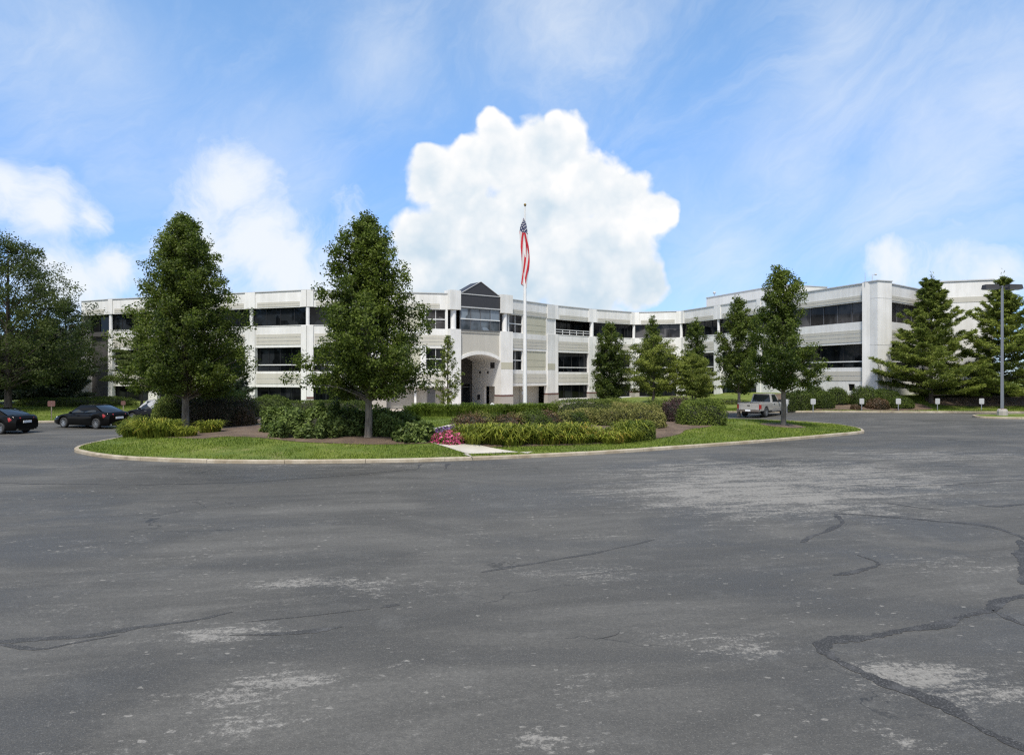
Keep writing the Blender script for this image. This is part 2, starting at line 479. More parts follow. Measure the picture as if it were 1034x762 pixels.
# ------------------------------------------------------------------ ground, kerbs, lawns
def plain_grid(name, x0, x1, y0, y1, step, zf, m):
    xs = np.arange(x0, x1 + 1e-6, step); ys = np.arange(y0, y1 + 1e-6, step)
    X, Y = np.meshgrid(xs, ys); Z = zf(X, Y); n = len(xs)
    me = bpy.data.meshes.new(name)
    fs = [(j * n + i, j * n + i + 1, (j + 1) * n + i + 1, (j + 1) * n + i) for j in range(len(ys) - 1) for i in range(n - 1)]
    me.from_pydata(list(zip(X.ravel(), Y.ravel(), Z.ravel())), [], fs)
    me.materials.append(m); me.polygons.foreach_set('use_smooth', [True] * len(fs))
    return props(link(name, me), kind='structure')

mb = MB(); mb.add([(-3000, -3000, -.7), (3000, -3000, -.7), (3000, 3000, -.7), (-3000, 3000, -.7)], [(0, 1, 2, 3)])
props(mb.build('ground', M['lawn']), kind='structure')
plain_grid('asphalt_road', -110, 110, -50, 130, 1.0, g, M['asphalt'])

def kerb(name, pts, width=.17, h=.14, closed=True, seg=3.05, zf=g):
    """kerb stones laid end to end along pts (outer face on pts, body on the left of the walk)"""
    pts = resample(pts, .25, closed)
    N = len(pts); inner = offset_poly(pts, width, closed); mid = offset_poly(pts, .025, closed)
    mb = MB(); per = int(seg / .25); i = 0; last = N if closed else N - 1
    while i < last:
        j = min(i + per, last); rows = []
        dz = random.uniform(-.008, .008)
        for k in range(i, j + 1):
            a, m_, b = pts[k % N], mid[k % N], inner[k % N]
            if k == j:
                pa = pts[(k - 1) % N]; t = .94
                a = pa + (a - pa) * t; m_ = mid[(k - 1) % N] + (m_ - mid[(k - 1) % N]) * t; b = inner[(k - 1) % N] + (b - inner[(k - 1) % N]) * t
            z = float(zf(a.x, a.y))
            rows.append([(a.x, a.y, z - .08), (a.x, a.y, z + h - .03 + dz), (m_.x, m_.y, z + h + dz), (b.x, b.y, z + h + dz), (b.x, b.y, z - .08)])
        mb.grid(rows, smooth=False)
        mb.add(rows[0], [(0, 1, 2, 3, 4)]); mb.add(rows[-1], [(4, 3, 2, 1, 0)])
        i = j
    return props(mb.build(name, M['kerb']), kind='structure')

front_px = [(75, 455), (84, 458.6), (100, 461.3), (130, 464.3), (200, 467.2), (300, 468), (400, 466.8), (450, 465.4), (520, 462.8), (600, 458.8), (700, 452), (800, 444.3), (850, 439.8), (870, 437.6)]
isl = [P(*q) for q in front_px] + [(20.3, 39.3), (20.9, 41.5), (20.4, 44.6), (18.5, 47.5), (15, 49.8), (10, 51.8), (4, 53.3), (-5, 54), (-12, 51), (-17, 46.5), (-19.6, 41), (-20.2, 36), (-20.0, 32.5)]
ISL = resample(catmull([Vector(q) for q in isl], 8), .5)
ISL_IN = offset_poly(ISL, .165)
kerb('island_kerb', ISL)

def isl_z(x, y):
    d = edge_dist(ISL_IN, x, y)
    return g(x, y) + .12 + .34 * sm(0, 6, d) + .02 * np.sin(np.asarray(x) * 1.3) * np.cos(np.asarray(y) * 1.1) * sm(0, 1, d)
def IZ(x, y): return float(isl_z(np.array([x]), np.array([y]))[0])

def ip(px, py):
    """point on the raised island lawn seen at photo pixel px, py"""
    z = .2
    for _ in range(12):
        y = (CAM_H - z) * FPX / (py - HY); x = (px - CX) / FPX * y
        z = .5 * z + .5 * IZ(x, y)
    return Vector((x, y))

# concrete walk across the island; its outline cuts the lawn in two sheets laid under it
walk_c = [P(507, 463.2), ip(492, 457), ip(470, 451.5), ip(448, 445), ip(436, 440), ip(440, 435), ip(462, 431), ip(484, 425), Vector((-1.5, 53.9))]
walk_c = catmull([Vector(q) for q in walk_c], 8, False)
hw = [1.3, .95, .75, .75, .8, .9, .9, .9, .9]
def width_at(i): 
    t = i / (len(walk_c) - 1) * 8; k = min(int(t), 7); return hw[k] + (hw[k + 1] - hw[k]) * (t - k)
L_, R_ = [], []
for i, p in enumerate(walk_c):
    a = walk_c[max(i - 1, 0)]; b = walk_c[min(i + 1, len(walk_c) - 1)]; t = (b - a).normalized(); nrm = Vector((-t.y, t.x)); w = width_at(i)
    L_.append(p + nrm * w); R_.append(p - nrm * w)
L_[0] = Vector(P(467, 462.2)); R_[0] = Vector(P(538, 459.8)); 
L_[0] = Vector((L_[0].x, L_[0].y + .05)); R_[0] = Vector((R_[0].x, R_[0].y + .05))
WALK = L_ + R_[::-1]
fill('island_lawn', ISL_IN, isl_z, M['lawn'], .7)
fill('garden_path', [p for p in WALK], lambda x, y: isl_z(x, y) + .025, M['path'], .5)

# planting beds of bark mulch
BEDS = []
def bed(poly, name='mulch_bed', zf=None, lift=.018):
    return BEDS.append(catmull([Vector(q) for q in poly], 6)) or fill(name, BEDS[-1], lambda x, y: (zf or isl_z)(x, y) + lift, M['mulch'], .55)
BED_L = [ip(235, 441), ip(300, 446), ip(360, 448.5), ip(425, 448), ip(436, 444), ip(420, 436), ip(370, 430), ip(300, 424), ip(255, 424), ip(200, 430), ip(140, 434), ip(140, 441), ip(190, 443)]
bed(BED_L)
BED_C = [ip(445, 449), ip(500, 451.5), ip(600, 448.5), ip(655, 444), ip(686, 438.5), ip(694, 434), ip(725, 427.5), ip(720, 421), ip(640, 419), ip(560, 421), ip(480, 425), ip(466, 434), ip(450, 440)]
bed(BED_C)
tb = ip(791, 429.5)
bed([(tb.x + 1.25 * math.cos(a) * random.uniform(.85, 1.1), tb.y + 1.1 * math.sin(a) * random.uniform(.85, 1.1)) for a in np.arange(0, 6.28, .6)])

# lawn on the left with the parking kerb
KL = [(-95, 45.5), (-60, 46.2), (-40, 46.9), (-33, 47.6), (-29.6, 49.6), (-26.5, 53), (-22.5, 57.0), (-16, 61.0)]
KLs = catmull([Vector(q) for q in KL], 8, False)
kerb('left_lawn_kerb', KLs, closed=False)
def left_z(x, y): return g(x, y) + .13 + .35 * sm(48, 62, y) * sm(-17, -24, x)
fill('left_lawn', offset_poly(KLs, .165, False) + [Vector(q) for q in [(-15.8, 70.5), (-20, 69.6), (-46, 78), (-52, 80), (-55, 120), (-110, 120), (-110, 46)]], left_z, M['lawn'], 1.2)

# plaza before the entrance
fill('entrance_plaza', [Vector(q) for q in [(-16, 61.2), (-10, 60.2), (-2, 59.8), (5, 60.6), (10.2, 62.6), (10.5, 88.5), (5.0, 84.5), (-.8, 80), (-7, 76), (-15.6, 71)]], lambda x, y: g(x, y) + .06, M['plaza'], .8)
kerb('plaza_kerb', catmull([Vector(q) for q in [(-16, 61.0), (-10, 60.0), (-2, 59.6), (5, 60.4), (10, 62.3)]], 6, False), closed=False, h=.10)

# far bank on the right: kerb, lawn rising to the building, mulch bank
KR = [(10.2, 62.4), (14, 61.2), (17.5, 59.6), (21, 57.8), (24.5, 56.2), (28, 55.2), (34, 54.7), (45, 54.6), (95, 55.5)]
KRs = catmull([Vector(q) for q in KR], 8, False)
kerb('right_bank_kerb', KRs, closed=False)
def right_z(x, y): return g(x, y) + .13 + 1.0 * sm(55.8, 62.5, y) * sm(22, 28, x) + .25 * sm(60, 66, y) * (1 - sm(22, 28, x))
fill('right_lawn', offset_poly(KRs, .165, False) + [Vector(q) for q in [(110, 56), (110, 110), (30, 110), (22.6, 91.2), (16.6, 93), (10.6, 88.8)]], right_z, M['lawn'], 1.2)
bed([(23.5, 57.6), (27, 55.9), (31, 55.3), (34.5, 56.2), (35.2, 58.5), (33, 61.2), (29.8, 67), (27, 70), (24, 63)], 'mulch_bank', right_z, .03)
bed([(36.5, 58.4), (44, 58.0), (52, 58.4), (53, 62), (44, 63), (38, 62)], 'mulch_bank', right_z, .03)
def RZ(x, y): return float(right_z(np.array([x]), np.array([y]))[0])
def LZ(x, y): return float(left_z(np.array([x]), np.array([y]))[0])

# lamp peninsula
PEN = [(33.1, 48.8), (33.6, 47.9), (36, 47.3), (45, 47.0), (90, 47.0), (90, 51.6), (45, 51.5), (36, 50.9), (33.8, 49.9)]
PENs = catmull([Vector(q) for q in PEN], 6)
kerb('peninsula_kerb', PENs)
def pen_z(x, y): return g(x, y) + .13
fill('peninsula_lawn', offset_poly(resample(PENs, .25), .165), pen_z, M['lawn'], .8)

# sealed cracks and rubbed-in stains on the paving
def ribbon(name, px, w0, w1, m, jit=.25, lift=.004, wob=.02):
    pts = resample(catmull([Vector(P(*q)) for q in px], 8, False), .06, False)
    N = len(pts); vs = []; fs = []; ph = random.uniform(0, 9)
    for i, p in enumerate(pts):
        a = pts[max(i - 1, 0)]; b = pts[min(i + 1, N - 1)]; t = (b - a).normalized(); n = Vector((-t.y, t.x))
        w = (w0 + (w1 - w0) * i / N) * (1 + jit * (math.sin(i * .23 + ph) * .5 + random.uniform(-.5, .5))) * .5
        w *= min(1, .25 + min(i, N - 1 - i) / 6)
        c = p + n * (wob * (math.sin(i * .31 + ph * 2) + math.sin(i * .12 + ph)))
        for s in (-1, 1):
            q = c + n * w * s
            vs.append((q.x, q.y, float(g(q.x, q.y)) + lift))
    for i in range(N - 1): fs.append((2 * i, 2 * i + 1, 2 * i + 3, 2 * i + 2))
    me = bpy.data.meshes.new(name); me.from_pydata(vs, [], fs); me.materials.append(m)
    bm = bmesh.new(); bm.from_mesh(me)
    for f in bm.faces:
        if f.normal.z < 0: f.normal_flip()
    bm.to_mesh(me); bm.free()
    return props(link(name, me), kind='structure')
CR = [([(1060, 766), (1020, 748), (985, 733), (940, 708), (900, 691), (868, 677), (848, 668), (837, 660), (834, 653), (845, 647), (880, 641), (930, 633), (970, 625), (998, 616), (1012, 607), (1040, 597)], .17, .13),
      ([(999, 616), (1018, 624), (1040, 633)], .10, .08),
      ([(840, 518.5), (870, 519.5), (900, 521.5), (940, 525.5), (975, 528.5), (1000, 532), (1020, 537), (1040, 546)], .13, .17),
      ([(1030, 545), (1033, 560), (1032, 575), (1034, 590)], .16, .16),
      ([(842, 519), (849, 525), (846, 532), (826, 539), (806, 547)], .11, .10),
      ([(866, 560), (884, 567), (884, 572), (868, 577), (840, 580)], .06, .12),
      ([(888, 507), (925, 512), (962, 516.5)], .09, .08),
      ([(985, 509), (1010, 511), (1045, 508)], .12, .12),
      ([(-10, 487.5), (60, 488.6), (130, 489), (200, 488.2), (270, 485.5), (345, 480), (420, 474)], .09, .07),
      ([(424, 468.5), (421, 474)], .12, .05), ([(452, 467.5), (449, 473.5)], .14, .06),
      ([(880, 473), (930, 471), (985, 470)], .06, .06), ([(905, 491), (960, 489), (1040, 484)], .05, .06),
      ([(600, 645), (622, 641), (627, 637)], .012, .02)]
for q, a, b in CR: ribbon('crack_seal', q, a, b, M['seal'], .75, .004, .028)
for q, a, b in [([(485, 577.5), (540, 568.5), (600, 558), (662, 544.5)], .10, .05),
                ([(232, 641), (280, 639), (318, 637), (346, 632.5)], .07, .11),
                ([(-10, 648), (40, 645), (90, 641), (140, 633), (190, 627), (236, 617.5)], .17, .06),
                ([(0, 651), (40, 655), (70, 650), (120, 641)], .10, .05),
                ([(384, 613.5), (395, 611.5), (404, 610.5)], .13, .15), ([(245, 628), (290, 624), (375, 614.5)], .02, .05)]:
    ribbon('asphalt_stain', q, a, b, M['stain'], .7, .003, .012)

# ------------------------------------------------------------------ the office building
FP = [(-49.7, 78.75), (-45.3, 76.65), (-20.5, 68.2), (-6.7, 71.2), (-.44, 76.1), (5.2, 83.3), (10.4, 88.2), (16.6, 92.4), (22.5, 90.7), (33.1, 61.8), (41.0, 68.2)]
def frame(a, b):
    A = Vector(a); B = Vector(b); t = (B - A).normalized(); n = Vector((t.y, -t.x))
    f = lambda u, d, z: (A.x + t.x * u + n.x * d, A.y + t.y * u + n.y * d, z)
    return f, (B - A).length, A, t, n
Z0, ZR = -.7, 11.8
W3, W2, W1 = (8.3, 10.17), (3.72, 6.14), (.46, 2.12)
office = thing('office_building', 'long white three storey office building curving round the drive with an arched entrance', 'office building', (0, 75, 0))
OFF = Vector((0, 75, 0))
def ob(mb, name, mats, parent=None):
    """a part of the office: the mesh is written in world metres and moved under its parent"""
    mb.v = [(x - OFF.x, y - OFF.y, z - OFF.z) for x, y, z in mb.v]
    return mb.build(name, mats, parent or office)

def window(fr, u0, u1, z0, z1, d=-.40, cols=None, rows=(), glass='glass', fm='frame_dark', bar=.05, rowmat=None):
    mb = MB(); dp = .09
    if cols is None: cols = max(1, round((u1 - u0) / 1.55))
    mb.fbox(fr, u0, u1, z0, z0 + bar, d, d + dp); mb.fbox(fr, u0, u1, z1 - bar, z1, d, d + dp)
    mb.fbox(fr, u0, u0 + bar, z0 + bar, z1 - bar, d, d + dp); mb.fbox(fr, u1 - bar, u1, z0 + bar, z1 - bar, d, d + dp)
    for k in range(1, cols):
        u = u0 + (u1 - u0) * k / cols
        mb.fbox(fr, u - bar * .45, u + bar * .45, z0 + bar, z1 - bar, d, d + dp - .01)
    w = ob(mb, 'window', M[fm])
    if rows:
        r = MB()
        for z in rows: r.fbox(fr, u0 + .01, u1 - .01, z - .05, z + .05, d + .005, d + dp + .02)
        ob(r, 'transom', M[rowmat or fm], w)
    p = MB(); p.fbox(fr, u0 + .005, u1 - .005, z0 + .005, z1 - .005, d - .06, d + .02)
    ob(p, 'pane', M[glass], w)
    return w

def ribs(fr, u0, u1, zs, d=.03):
    mb = MB()
    for k, (a, b) in enumerate(zs): mb.fbox(fr, u0, u1, a, b, -.05, d)
    ob(mb, 'beige_band', M['beige'])

def parapet(fr, u0, u1, strip=True, m=.85):
    mb = MB(); mb.fbox(fr, u0, u1, 10.17, ZR, -.4, 0); ob(mb, 'parapet', M['white'])
    mb = MB(); mb.fbox(fr, u0 - .03, u1 + .03, ZR, ZR + .09, -.47, .07); ob(mb, 'coping', M['coping'])
    if strip: ribs(fr, u0 + m, u1 - m, [(10.28, 10.50), (10.53, 10.76)])

def column(fr, u, d=-.16, r=.19):
    mb = MB(); x, y, z = fr(u, d, 0)
    mb.lathe([(r, W3[0] - .02), (r, W3[1] + .02)], (x, y, 0), 16); ob(mb, 'round_column', M['pole_white'])

def pilaster(fr, u0, u1, stone=True, inset=False, top=True, z0=Z0):
    mb = MB()
    zb = 1.0 if stone else z0
    mb.fbox(fr, u0, u1, zb + (.17 if stone else 0), W3[0], -.42, .10)
    if top: mb.fbox(fr, u0, u1, W3[1], ZR + .03, -.42, .10)
    ob(mb, 'pilaster', M['white'])
    if stone:
        mb = MB(); mb.fbox(fr, u0 - .02, u1 + .02, z0, 1.0, -.42, .13); ob(mb, 'stone_base', M['stone'])
        mb = MB(); mb.fbox(fr, u0 - .03, u1 + .03, 1.0, 1.17, -.42, .15); ob(mb, 'brown_band', M['brown'])
    if inset:
        mb = MB(); mb.fbox(fr, u0 + .02, u1 - .02, 4.0, 4.75, -.05, .115); ob(mb, 'inset_panel', M['panel'])

def walls(fr, u0, u1, low=True, w1=W1):
    mb = MB()
    mb.fbox(fr, u0, u1, W2[1], W3[0], -.4, 0)
    mb.fbox(fr, u0, u1, w1[1], W2[0], -.4, 0)
    if low: mb.fbox(fr, u0, u1, Z0, w1[0], -.4, 0)
    ob(mb, 'wall', M['white'])
    mb = MB(); mb.fbox(fr, u0 + .05, u1 - .05, W3[0], W3[0] + .06, -.3, .04); ob(mb, 'sill', M['white'])

def std_bay(fr, a, b, pw=.62, stone=True, glass3='glass', glass1='glass', low=True, pil=(1, 1), inset=False):
    walls(fr, a, b, low, W1 if low else (Z0, 2.12)); parapet(fr, a, b)
    if pil[0]: pilaster(fr, a, a + pw, stone)
    if pil[1]: pilaster(fr, b - pw, b, stone, inset)
    l = a + (pw if pil[0] else .02); r = b - (pw if pil[1] else .02)
    ribs(fr, l + .12, r - .12, [(6.42, 6.74), (6.79, 7.12), (7.17, 7.50)])
    ribs(fr, l + .12, r - .12, [(2.46, 2.94), (3.0, 3.5)])
    window(fr, a + .01, b - .01, *W3, glass=glass3)
    window(fr, l, r, *W2, rows=(4.38,), rowmat='frame_white')
    if low: window(fr, l, r, *W1, glass=glass1)

# left wing: open corner bay with a dark wall under the top storey, then four bays
fr, L, A, T, Nn = frame(FP[0], FP[1])
parapet(fr, 0, L); window(fr, .02, L - .01, *W3, d=-1.2)
mb = MB(); mb.fbox(fr, 0, L, W3[0] - .5, W3[0], -1.4, -.9); mb.fbox(fr, 0, L, Z0, W3[0] - .5, -1.6, -1.25); ob(mb, 'dark_wall', M['greybrick'])
mb = MB(); mb.fbox(fr, -14, -.02, Z0, 8.8, -1.9, -1.5); ob(mb, 'dark_wall', M['greybrick'])
fr, L, A, T, Nn = frame(FP[1], FP[2])
nodes = [0, 6.45, 12.9, 19.35, L]
for i in range(4): std_bay(fr, nodes[i], nodes[i + 1], stone=False)
for u in nodes: column(fr, u if u else .15)
# bays left of the entrance
fr, L, A, T, Nn = frame(FP[2], FP[3])
std_bay(fr, 0, 6.9, low=False); column(fr, 6.9)
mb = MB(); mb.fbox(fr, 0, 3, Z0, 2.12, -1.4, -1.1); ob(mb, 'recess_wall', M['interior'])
window(fr, .7, 6.2, -.2, 2.1, d=-1.0, cols=5, fm='frame_mid')

def side_bay(fr, L, win, pan, pil, recess, door):
    """bay beside the entrance: a small window next to a plain beige panel on each upper floor, lap siding set back below"""
    u0, u1 = min(win[0], pan[0]) - .12, max(win[1], pan[1]) + .12
    lo, hi = 0.0, L
    parapet(fr, lo, hi)
    mb = MB()
    for z0, z1 in ((W3[1] - .0, 10.17), (6.14, 8.1), (2.12, 3.9)):
        if z1 > z0: mb.fbox(fr, lo, hi, z0, z1, -.4, 0)
    # piers between the openings
    for z0, z1 in ((8.1, 10.17), (3.9, 6.14)):
        cuts = sorted([win, pan]); u = lo
        for c in cuts:
            if c[0] - u > .02: mb.fbox(fr, u, c[0], z0, z1, -.4, 0)
            u = c[1]
        if hi - u > .02: mb.fbox(fr, u, hi, z0, z1, -.4, 0)
    ob(mb, 'wall', M['white'])
    for z0, z1 in ((8.1, 10.17), (3.9, 6.14)):
        window(fr, *win, z0, z1, d=-.22, cols=2, rows=((z0 + z1) / 2,), fm='frame_white', glass='glass_grey' if z0 > 8 else 'glass')
        mb = MB(); mb.fbox(fr, *pan, z0, z1, -.3, -.06)
        for k in range(1, 3):
            zz = z0 + (z1 - z0) * k / 3; mb.fbox(fr, pan[0], pan[1], zz - .3, zz + .3, -.06, -.045)
        ob(mb, 'beige_panel', M['panel'])
    ribs(fr, u0 + .1, u1 - .1, [(6.42, 6.74), (6.79, 7.12), (7.17, 7.50)])
    ribs(fr, u0 + .1, u1 - .1, [(2.46, 2.94), (3.0, 3.5)])
    pilaster(fr, *pil, True, True)
    mb = MB(); mb.fbox(fr, recess[0], recess[1], Z0, 2.3, -1.5, -1.2); ob(mb, 'siding_wall', M['siding'])
    mb = MB(); mb.fbox(fr, recess[0], recess[1], Z0, -.12, -1.2, -1.14); ob(mb, 'skirting', M['charcoal'])
    mb = MB(); mb.fbox(fr, recess[0], recess[1], 2.02, 2.12, -1.2, -.4); ob(mb, 'soffit', M['passage'])
    mb = MB(); mb.fbox(fr, door[0], door[1], -.3, 1.95, -1.2, -1.12); ob(mb, 'service_door', M['frame_mid' if door[2] else 'siding'])
    mb = MB(); c = (recess[0] + recess[1]) / 2 - .25; mb.fbox(fr, c, c + .22, Z0, 2.02, -.75, -.55); ob(mb, 'post', M['pole_white'])

sub = lambda f, s: (lambda u, d, z: f(u + s, d, z))
side_bay(sub(fr, 6.9), L - 6.9, (4.95, 7.0), (1.3, 4.4), (0, .9), (.9, L - 6.95), (5.2, 6.0, 1))

# entrance block
fr, L, A, T, Nn = frame(FP[3], FP[4])
def u_of(px, a=A, t=T):
    k = (px - CX) / FPX
    return (k * a.y - a.x) / (t.x - k * t.y)
ul, ur = u_of(462.6), u_of(502.8)
ZT = 12.2
entry_d = .55
mb = MB()
for a, b in ((-.05, ul), (ur, L + .25)):
    mb = MB(); mb.fbox(fr, a, b, W3[1], ZT, -.6, entry_d); ob(mb, 'entrance_pier_head', M['white'])
for a, b, st in ((-.05, ul, False), (ur, L + .25, True)):
    mb = MB(); mb.fbox(fr, a, b, 1.17 if st else Z0, W3[0] - .15, -.6, entry_d); ob(mb, 'entrance_pier', M['white'])
    if st:
        mb = MB(); mb.fbox(fr, a - .03, b + .03, Z0, 1.0, -.6, entry_d + .03); ob(mb, 'stone_base', M['stone'])
        mb = MB(); mb.fbox(fr, a - .04, b + .04, 1.0, 1.17, -.6, entry_d + .05); ob(mb, 'brown_band', M['brown'])
        mb = MB(); mb.fbox(fr, a + .02, b - .02, 4.0, 4.75, -.05, entry_d + .012); ob(mb, 'inset_panel', M['panel'])
    mb = MB(); mb.fbox(fr, a, b, W3[0] - .15, W3[1], -.9, -.6); ob(mb, 'dark_reveal', M['charcoal'])
    mb = MB(); x, y, z = fr((a + b) / 2, .1, 0); mb.lathe([(.30, W3[0] - .15), (.30, W3[1] + .01)], (x, y, 0), 20); ob(mb, 'round_column', M['pole_white'])
# glazed gable
mb = MB(); um = (ul + ur) / 2; d0, d1 = -1.5, .42
mb.add([fr(ul, d1, 10.5), fr(ur, d1, 10.5), fr(ur, d1, 11.9), fr(um, d1, 13.35), fr(ul, d1, 11.9),
        fr(ul, d0, 10.5), fr(ur, d0, 10.5), fr(ur, d0, 11.9), fr(um, d0, 13.35), fr(ul, d0, 11.9)],
       [(0, 1, 2, 3, 4), (9, 8, 7, 6, 5), (0, 5, 6, 1), (1, 6, 7, 2), (2, 7, 8, 3), (3, 8, 9, 4), (4, 9, 5, 0)])
gab = ob(mb, 'gable', M['charcoal'])
mb = MB(); mb.fbox(fr, ul, ur, 11.86, 11.95, d1, d1 + .06); mb.fbox(fr, ul, ur, 10.46, 10.58, d1, d1 + .06)
for s, (a, b) in enumerate(((ul, um), (ur, um))):
    mb.tube([fr(a, d1 + .03, 11.92), fr(b, d1 + .03, 13.37)], .035, 6)
ob(mb, 'gable_trim', M['coping'], gab)
window(fr, ul + .02, ur - .02, 8.1, 10.46, d=d1 - .12, cols=4, rows=(9.28,), glass='glass_portal', fm='frame_mid', rowmat='frame_white', bar=.06)
# sand wall with the segmental arch
zs, zc = 4.9, 5.55
rise = zc - zs; half = (ur - ul) / 2; rad = (half * half + rise * rise) / (2 * rise)
def arc(off, n=20, inset=0.0):
    out = []; h = half - inset
    for k in range(n + 1):
        u = -h + 2 * h * k / n
        out.append((um + u, zc - rad + math.sqrt(max(rad * rad - u * u, 0)) + off))
    return out
lo = arc(.36); n = len(lo)
vs = [fr(u, .25, z) for u, z in lo] + [fr(ur, .25, 8.1), fr(ul, .25, 8.1)]
mb = MB(); mb.add(vs, [tuple(range(len(vs)))]); mb.fbox(fr, ul, ur, 7.85, 8.1, -.4, .32)
mb.add([fr(u, .25, z) for u, z in lo] + [fr(u, -.4, z) for u, z in lo], [(k, k + 1, n + k + 1, n + k) for k in range(n - 1)])
ob(mb, 'sand_wall', M['sand'])
mb = MB(); inn = arc(0)
mb.grid([[fr(u, .40, z) for u, z in lo], [fr(u, .40, z) for u, z in inn], [fr(u, -.5, z) for u, z in inn], [fr(u, -.5, z) for u, z in lo], [fr(u, .40, z) for u, z in lo]], smooth=False)
ob(mb, 'arch', M['white'])
# vaulted passage behind the arch
dp = -5.0
mb = MB(); mb.grid([[fr(u, -.5, z + .05) for u, z in inn], [fr(u, dp, z + .05) for u, z in inn]]); ob(mb, 'vault', M['passage'])
mb = MB(); mb.fbox(fr, ul - .3, ul, Z0, 5.0, dp, -.6); ob(mb, 'passage_wall', M['passage'])
mb = MB()
mb.fbox(fr, ur, ur + .3, Z0, 5.0, dp, -2.6); mb.fbox(fr, ur, ur + .3, 2.1, 5.0, -2.6, -.6); ob(mb, 'passage_wall', M['passage'])
mb = MB(); mb.fbox(fr, ur + .7, ur + .8, Z0, 2.1, -2.6, -.6); mb.fbox(fr, ur + .3, ur + .7, 2.1, 2.2, -2.6, -.6); ob(mb, 'niche', M['sand'])
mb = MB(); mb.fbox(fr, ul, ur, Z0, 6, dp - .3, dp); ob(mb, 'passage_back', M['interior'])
window(fr, ul + .3, ur - .3, -.3, 2.4, d=dp + .02, cols=4, rows=(2.0,), fm='frame_mid')
mb = MB(); mb.fbox(fr, ur - .04, ur, .55, 1.1, -3.9, -3.4); ob(mb, 'dark_grille', M['charcoal'])
for dd in (-1.9, -3.4):
    mb = MB(); mb.fbox(fr, ur - .10, ur, 3.5, 3.75, dd, dd + .2); ob(mb, 'wall_lamp', M['charcoal'])
mb = MB(); mb.fbox(fr, ur - .02, ur + .02, 4.1, 4.75, -1.4, -.6); ob(mb, 'dark_opening', M['charcoal'])

# bay right of the entrance
fr, L, A, T, Nn = frame(FP[4], FP[5])
u = lambda px: u_of(px, A, T)
side_bay(fr, L, (u(514.2), u(528)), (u(531.2), u(551.5)), (u(552.2), L), (.3, u(552)), (u(533), u(534), 0))
# terrace bay and the rest of the curve
fr, L, A, T, Nn = frame(FP[5], FP[6])
walls(fr, 0, L); parapet(fr, 0, L); pilaster(fr, 0, .55); pilaster(fr, L - .75, L)
ribs(fr, .7, L - .9, [(6.42, 6.74), (6.79, 7.12), (7.17, 7.50)]); ribs(fr, .7, L - .9, [(2.46, 2.94), (3.0, 3.5)])
window(fr, .55, L - .75, *W2, rows=(4.3,), rowmat='frame_white'); window(fr, .55, L - .75, *W1)
window(fr, .02, L - .02, *W3, d=-1.9, cols=5)
mb = MB(); mb.fbox(fr, 1.0, 1.12, 8.3, 9.7, -1.8, -1.7); mb.fbox(fr, 1.9, 2.02, 8.3, 9.7, -1.8, -1.7); mb.fbox(fr, 1.0, 2.02, 9.6, 9.72, -1.8, -1.7); ob(mb, 'terrace_door_frame', M['frame_white'])
mb = MB()
for z in (8.66, 8.95): mb.fbox(fr, .3, L - .3, z - .035, z + .035, -.2, -.13)
for k in range(6): mb.fbox(fr, .3 + k * (L - .65) / 5, .36 + k * (L - .65) / 5, 8.3, 8.95, -.19, -.14)
ob(mb, 'terrace_railing', M['frame_white'])
mb = MB(); mb.fbox(fr, 0, L, 8.15, 8.3, -1.9, -.4); ob(mb, 'terrace_floor', M['passage'])
column(fr, .12); column(fr, L, r=.27)
fr, L, A, T, Nn = frame(FP[6], FP[7])
std_bay(fr, 0, L); column(fr, L, r=.2)
fr, L, A, T, Nn = frame(FP[7], FP[8])
std_bay(fr, 0, L, glass3='glass_grey'); column(fr, L, r=.2)
# right wing
fr, L, A, T, Nn = frame(FP[8], FP[9])
std_bay(fr, 0, 7.7, glass1='glass_teal', stone=False); column(fr, 7.7, r=.17)
std_bay(fr, 7.7, 15.4, glass1='glass_teal', stone=False, pil=(1, 1)); 
def wing_bay(fr, a, b, pier, smalls, glass3='glass_grey'):
    parapet(fr, a, b, True, .3 if pier else .8)
    mb = MB()
    mb.fbox(fr, a, b, 6.25, W3[0], -.4, 0); 
    uu = a
    for s in smalls:
        mb.fbox(fr, uu, s[0], 1.85, 2.5, -.4, 0); uu = s[1]
    mb.fbox(fr, uu, b, 1.85, 2.5, -.4, 0)
    mb.fbox(fr, a, b, 2.5, 4.05, -.4, 0); mb.fbox(fr, a, b, 1.12, 1.85, -.4, 0)
    ob(mb, 'wall', M['white'])
    mb = MB(); mb.fbox(fr, a, b, Z0, 1.0, -.4, -.06); ob(mb, 'stone_base', M['stone'])
    mb = MB(); mb.fbox(fr, a, b, 1.0, 1.12, -.4, .02); ob(mb, 'brown_band', M['brown'])
    ribs(fr, a + .05, b - .05, [(6.45, 6.80), (6.86, 7.18), (7.24, 7.56)]); ribs(fr, a + .05, b - .05, [(2.8, 3.22), (3.28, 3.7)])
    window(fr, a, b, *W3, glass=glass3, cols=max(2, round((b - a) / 1.75)), fm='frame_mid')
    window(fr, a, b, 4.05, 6.25, rows=(4.62,), rowmat='frame_white', cols=max(2, round((b - a) / 3)))
    for s in smalls: window(fr, s[0], s[1], 1.85, 2.5, d=-.2, cols=1)
u = lambda px: u_of(px, A, T)
pu = u(873)
wing_bay(fr, 15.42, pu, True, [(u(779), u(784.5)), (u(814), u(820)), (u(856.5), u(863))])
mb = MB(); mb.fbox(fr, pu, L + .12, Z0, ZR + .04, -1.6, .12); ob(mb, 'corner_pier', M['white'])
mb = MB(); mb.fbox(fr, pu - .01, L + .13, 6.05, 6.09, -1.6, .123); mb.fbox(fr, pu - .01, L + .13, 3.2, 3.23, -1.6, .123); mb.fbox(fr, pu - .01, L + .13, 10.3, 10.33, -1.6, .123); ob(mb, 'pier_joint', M['coping'])
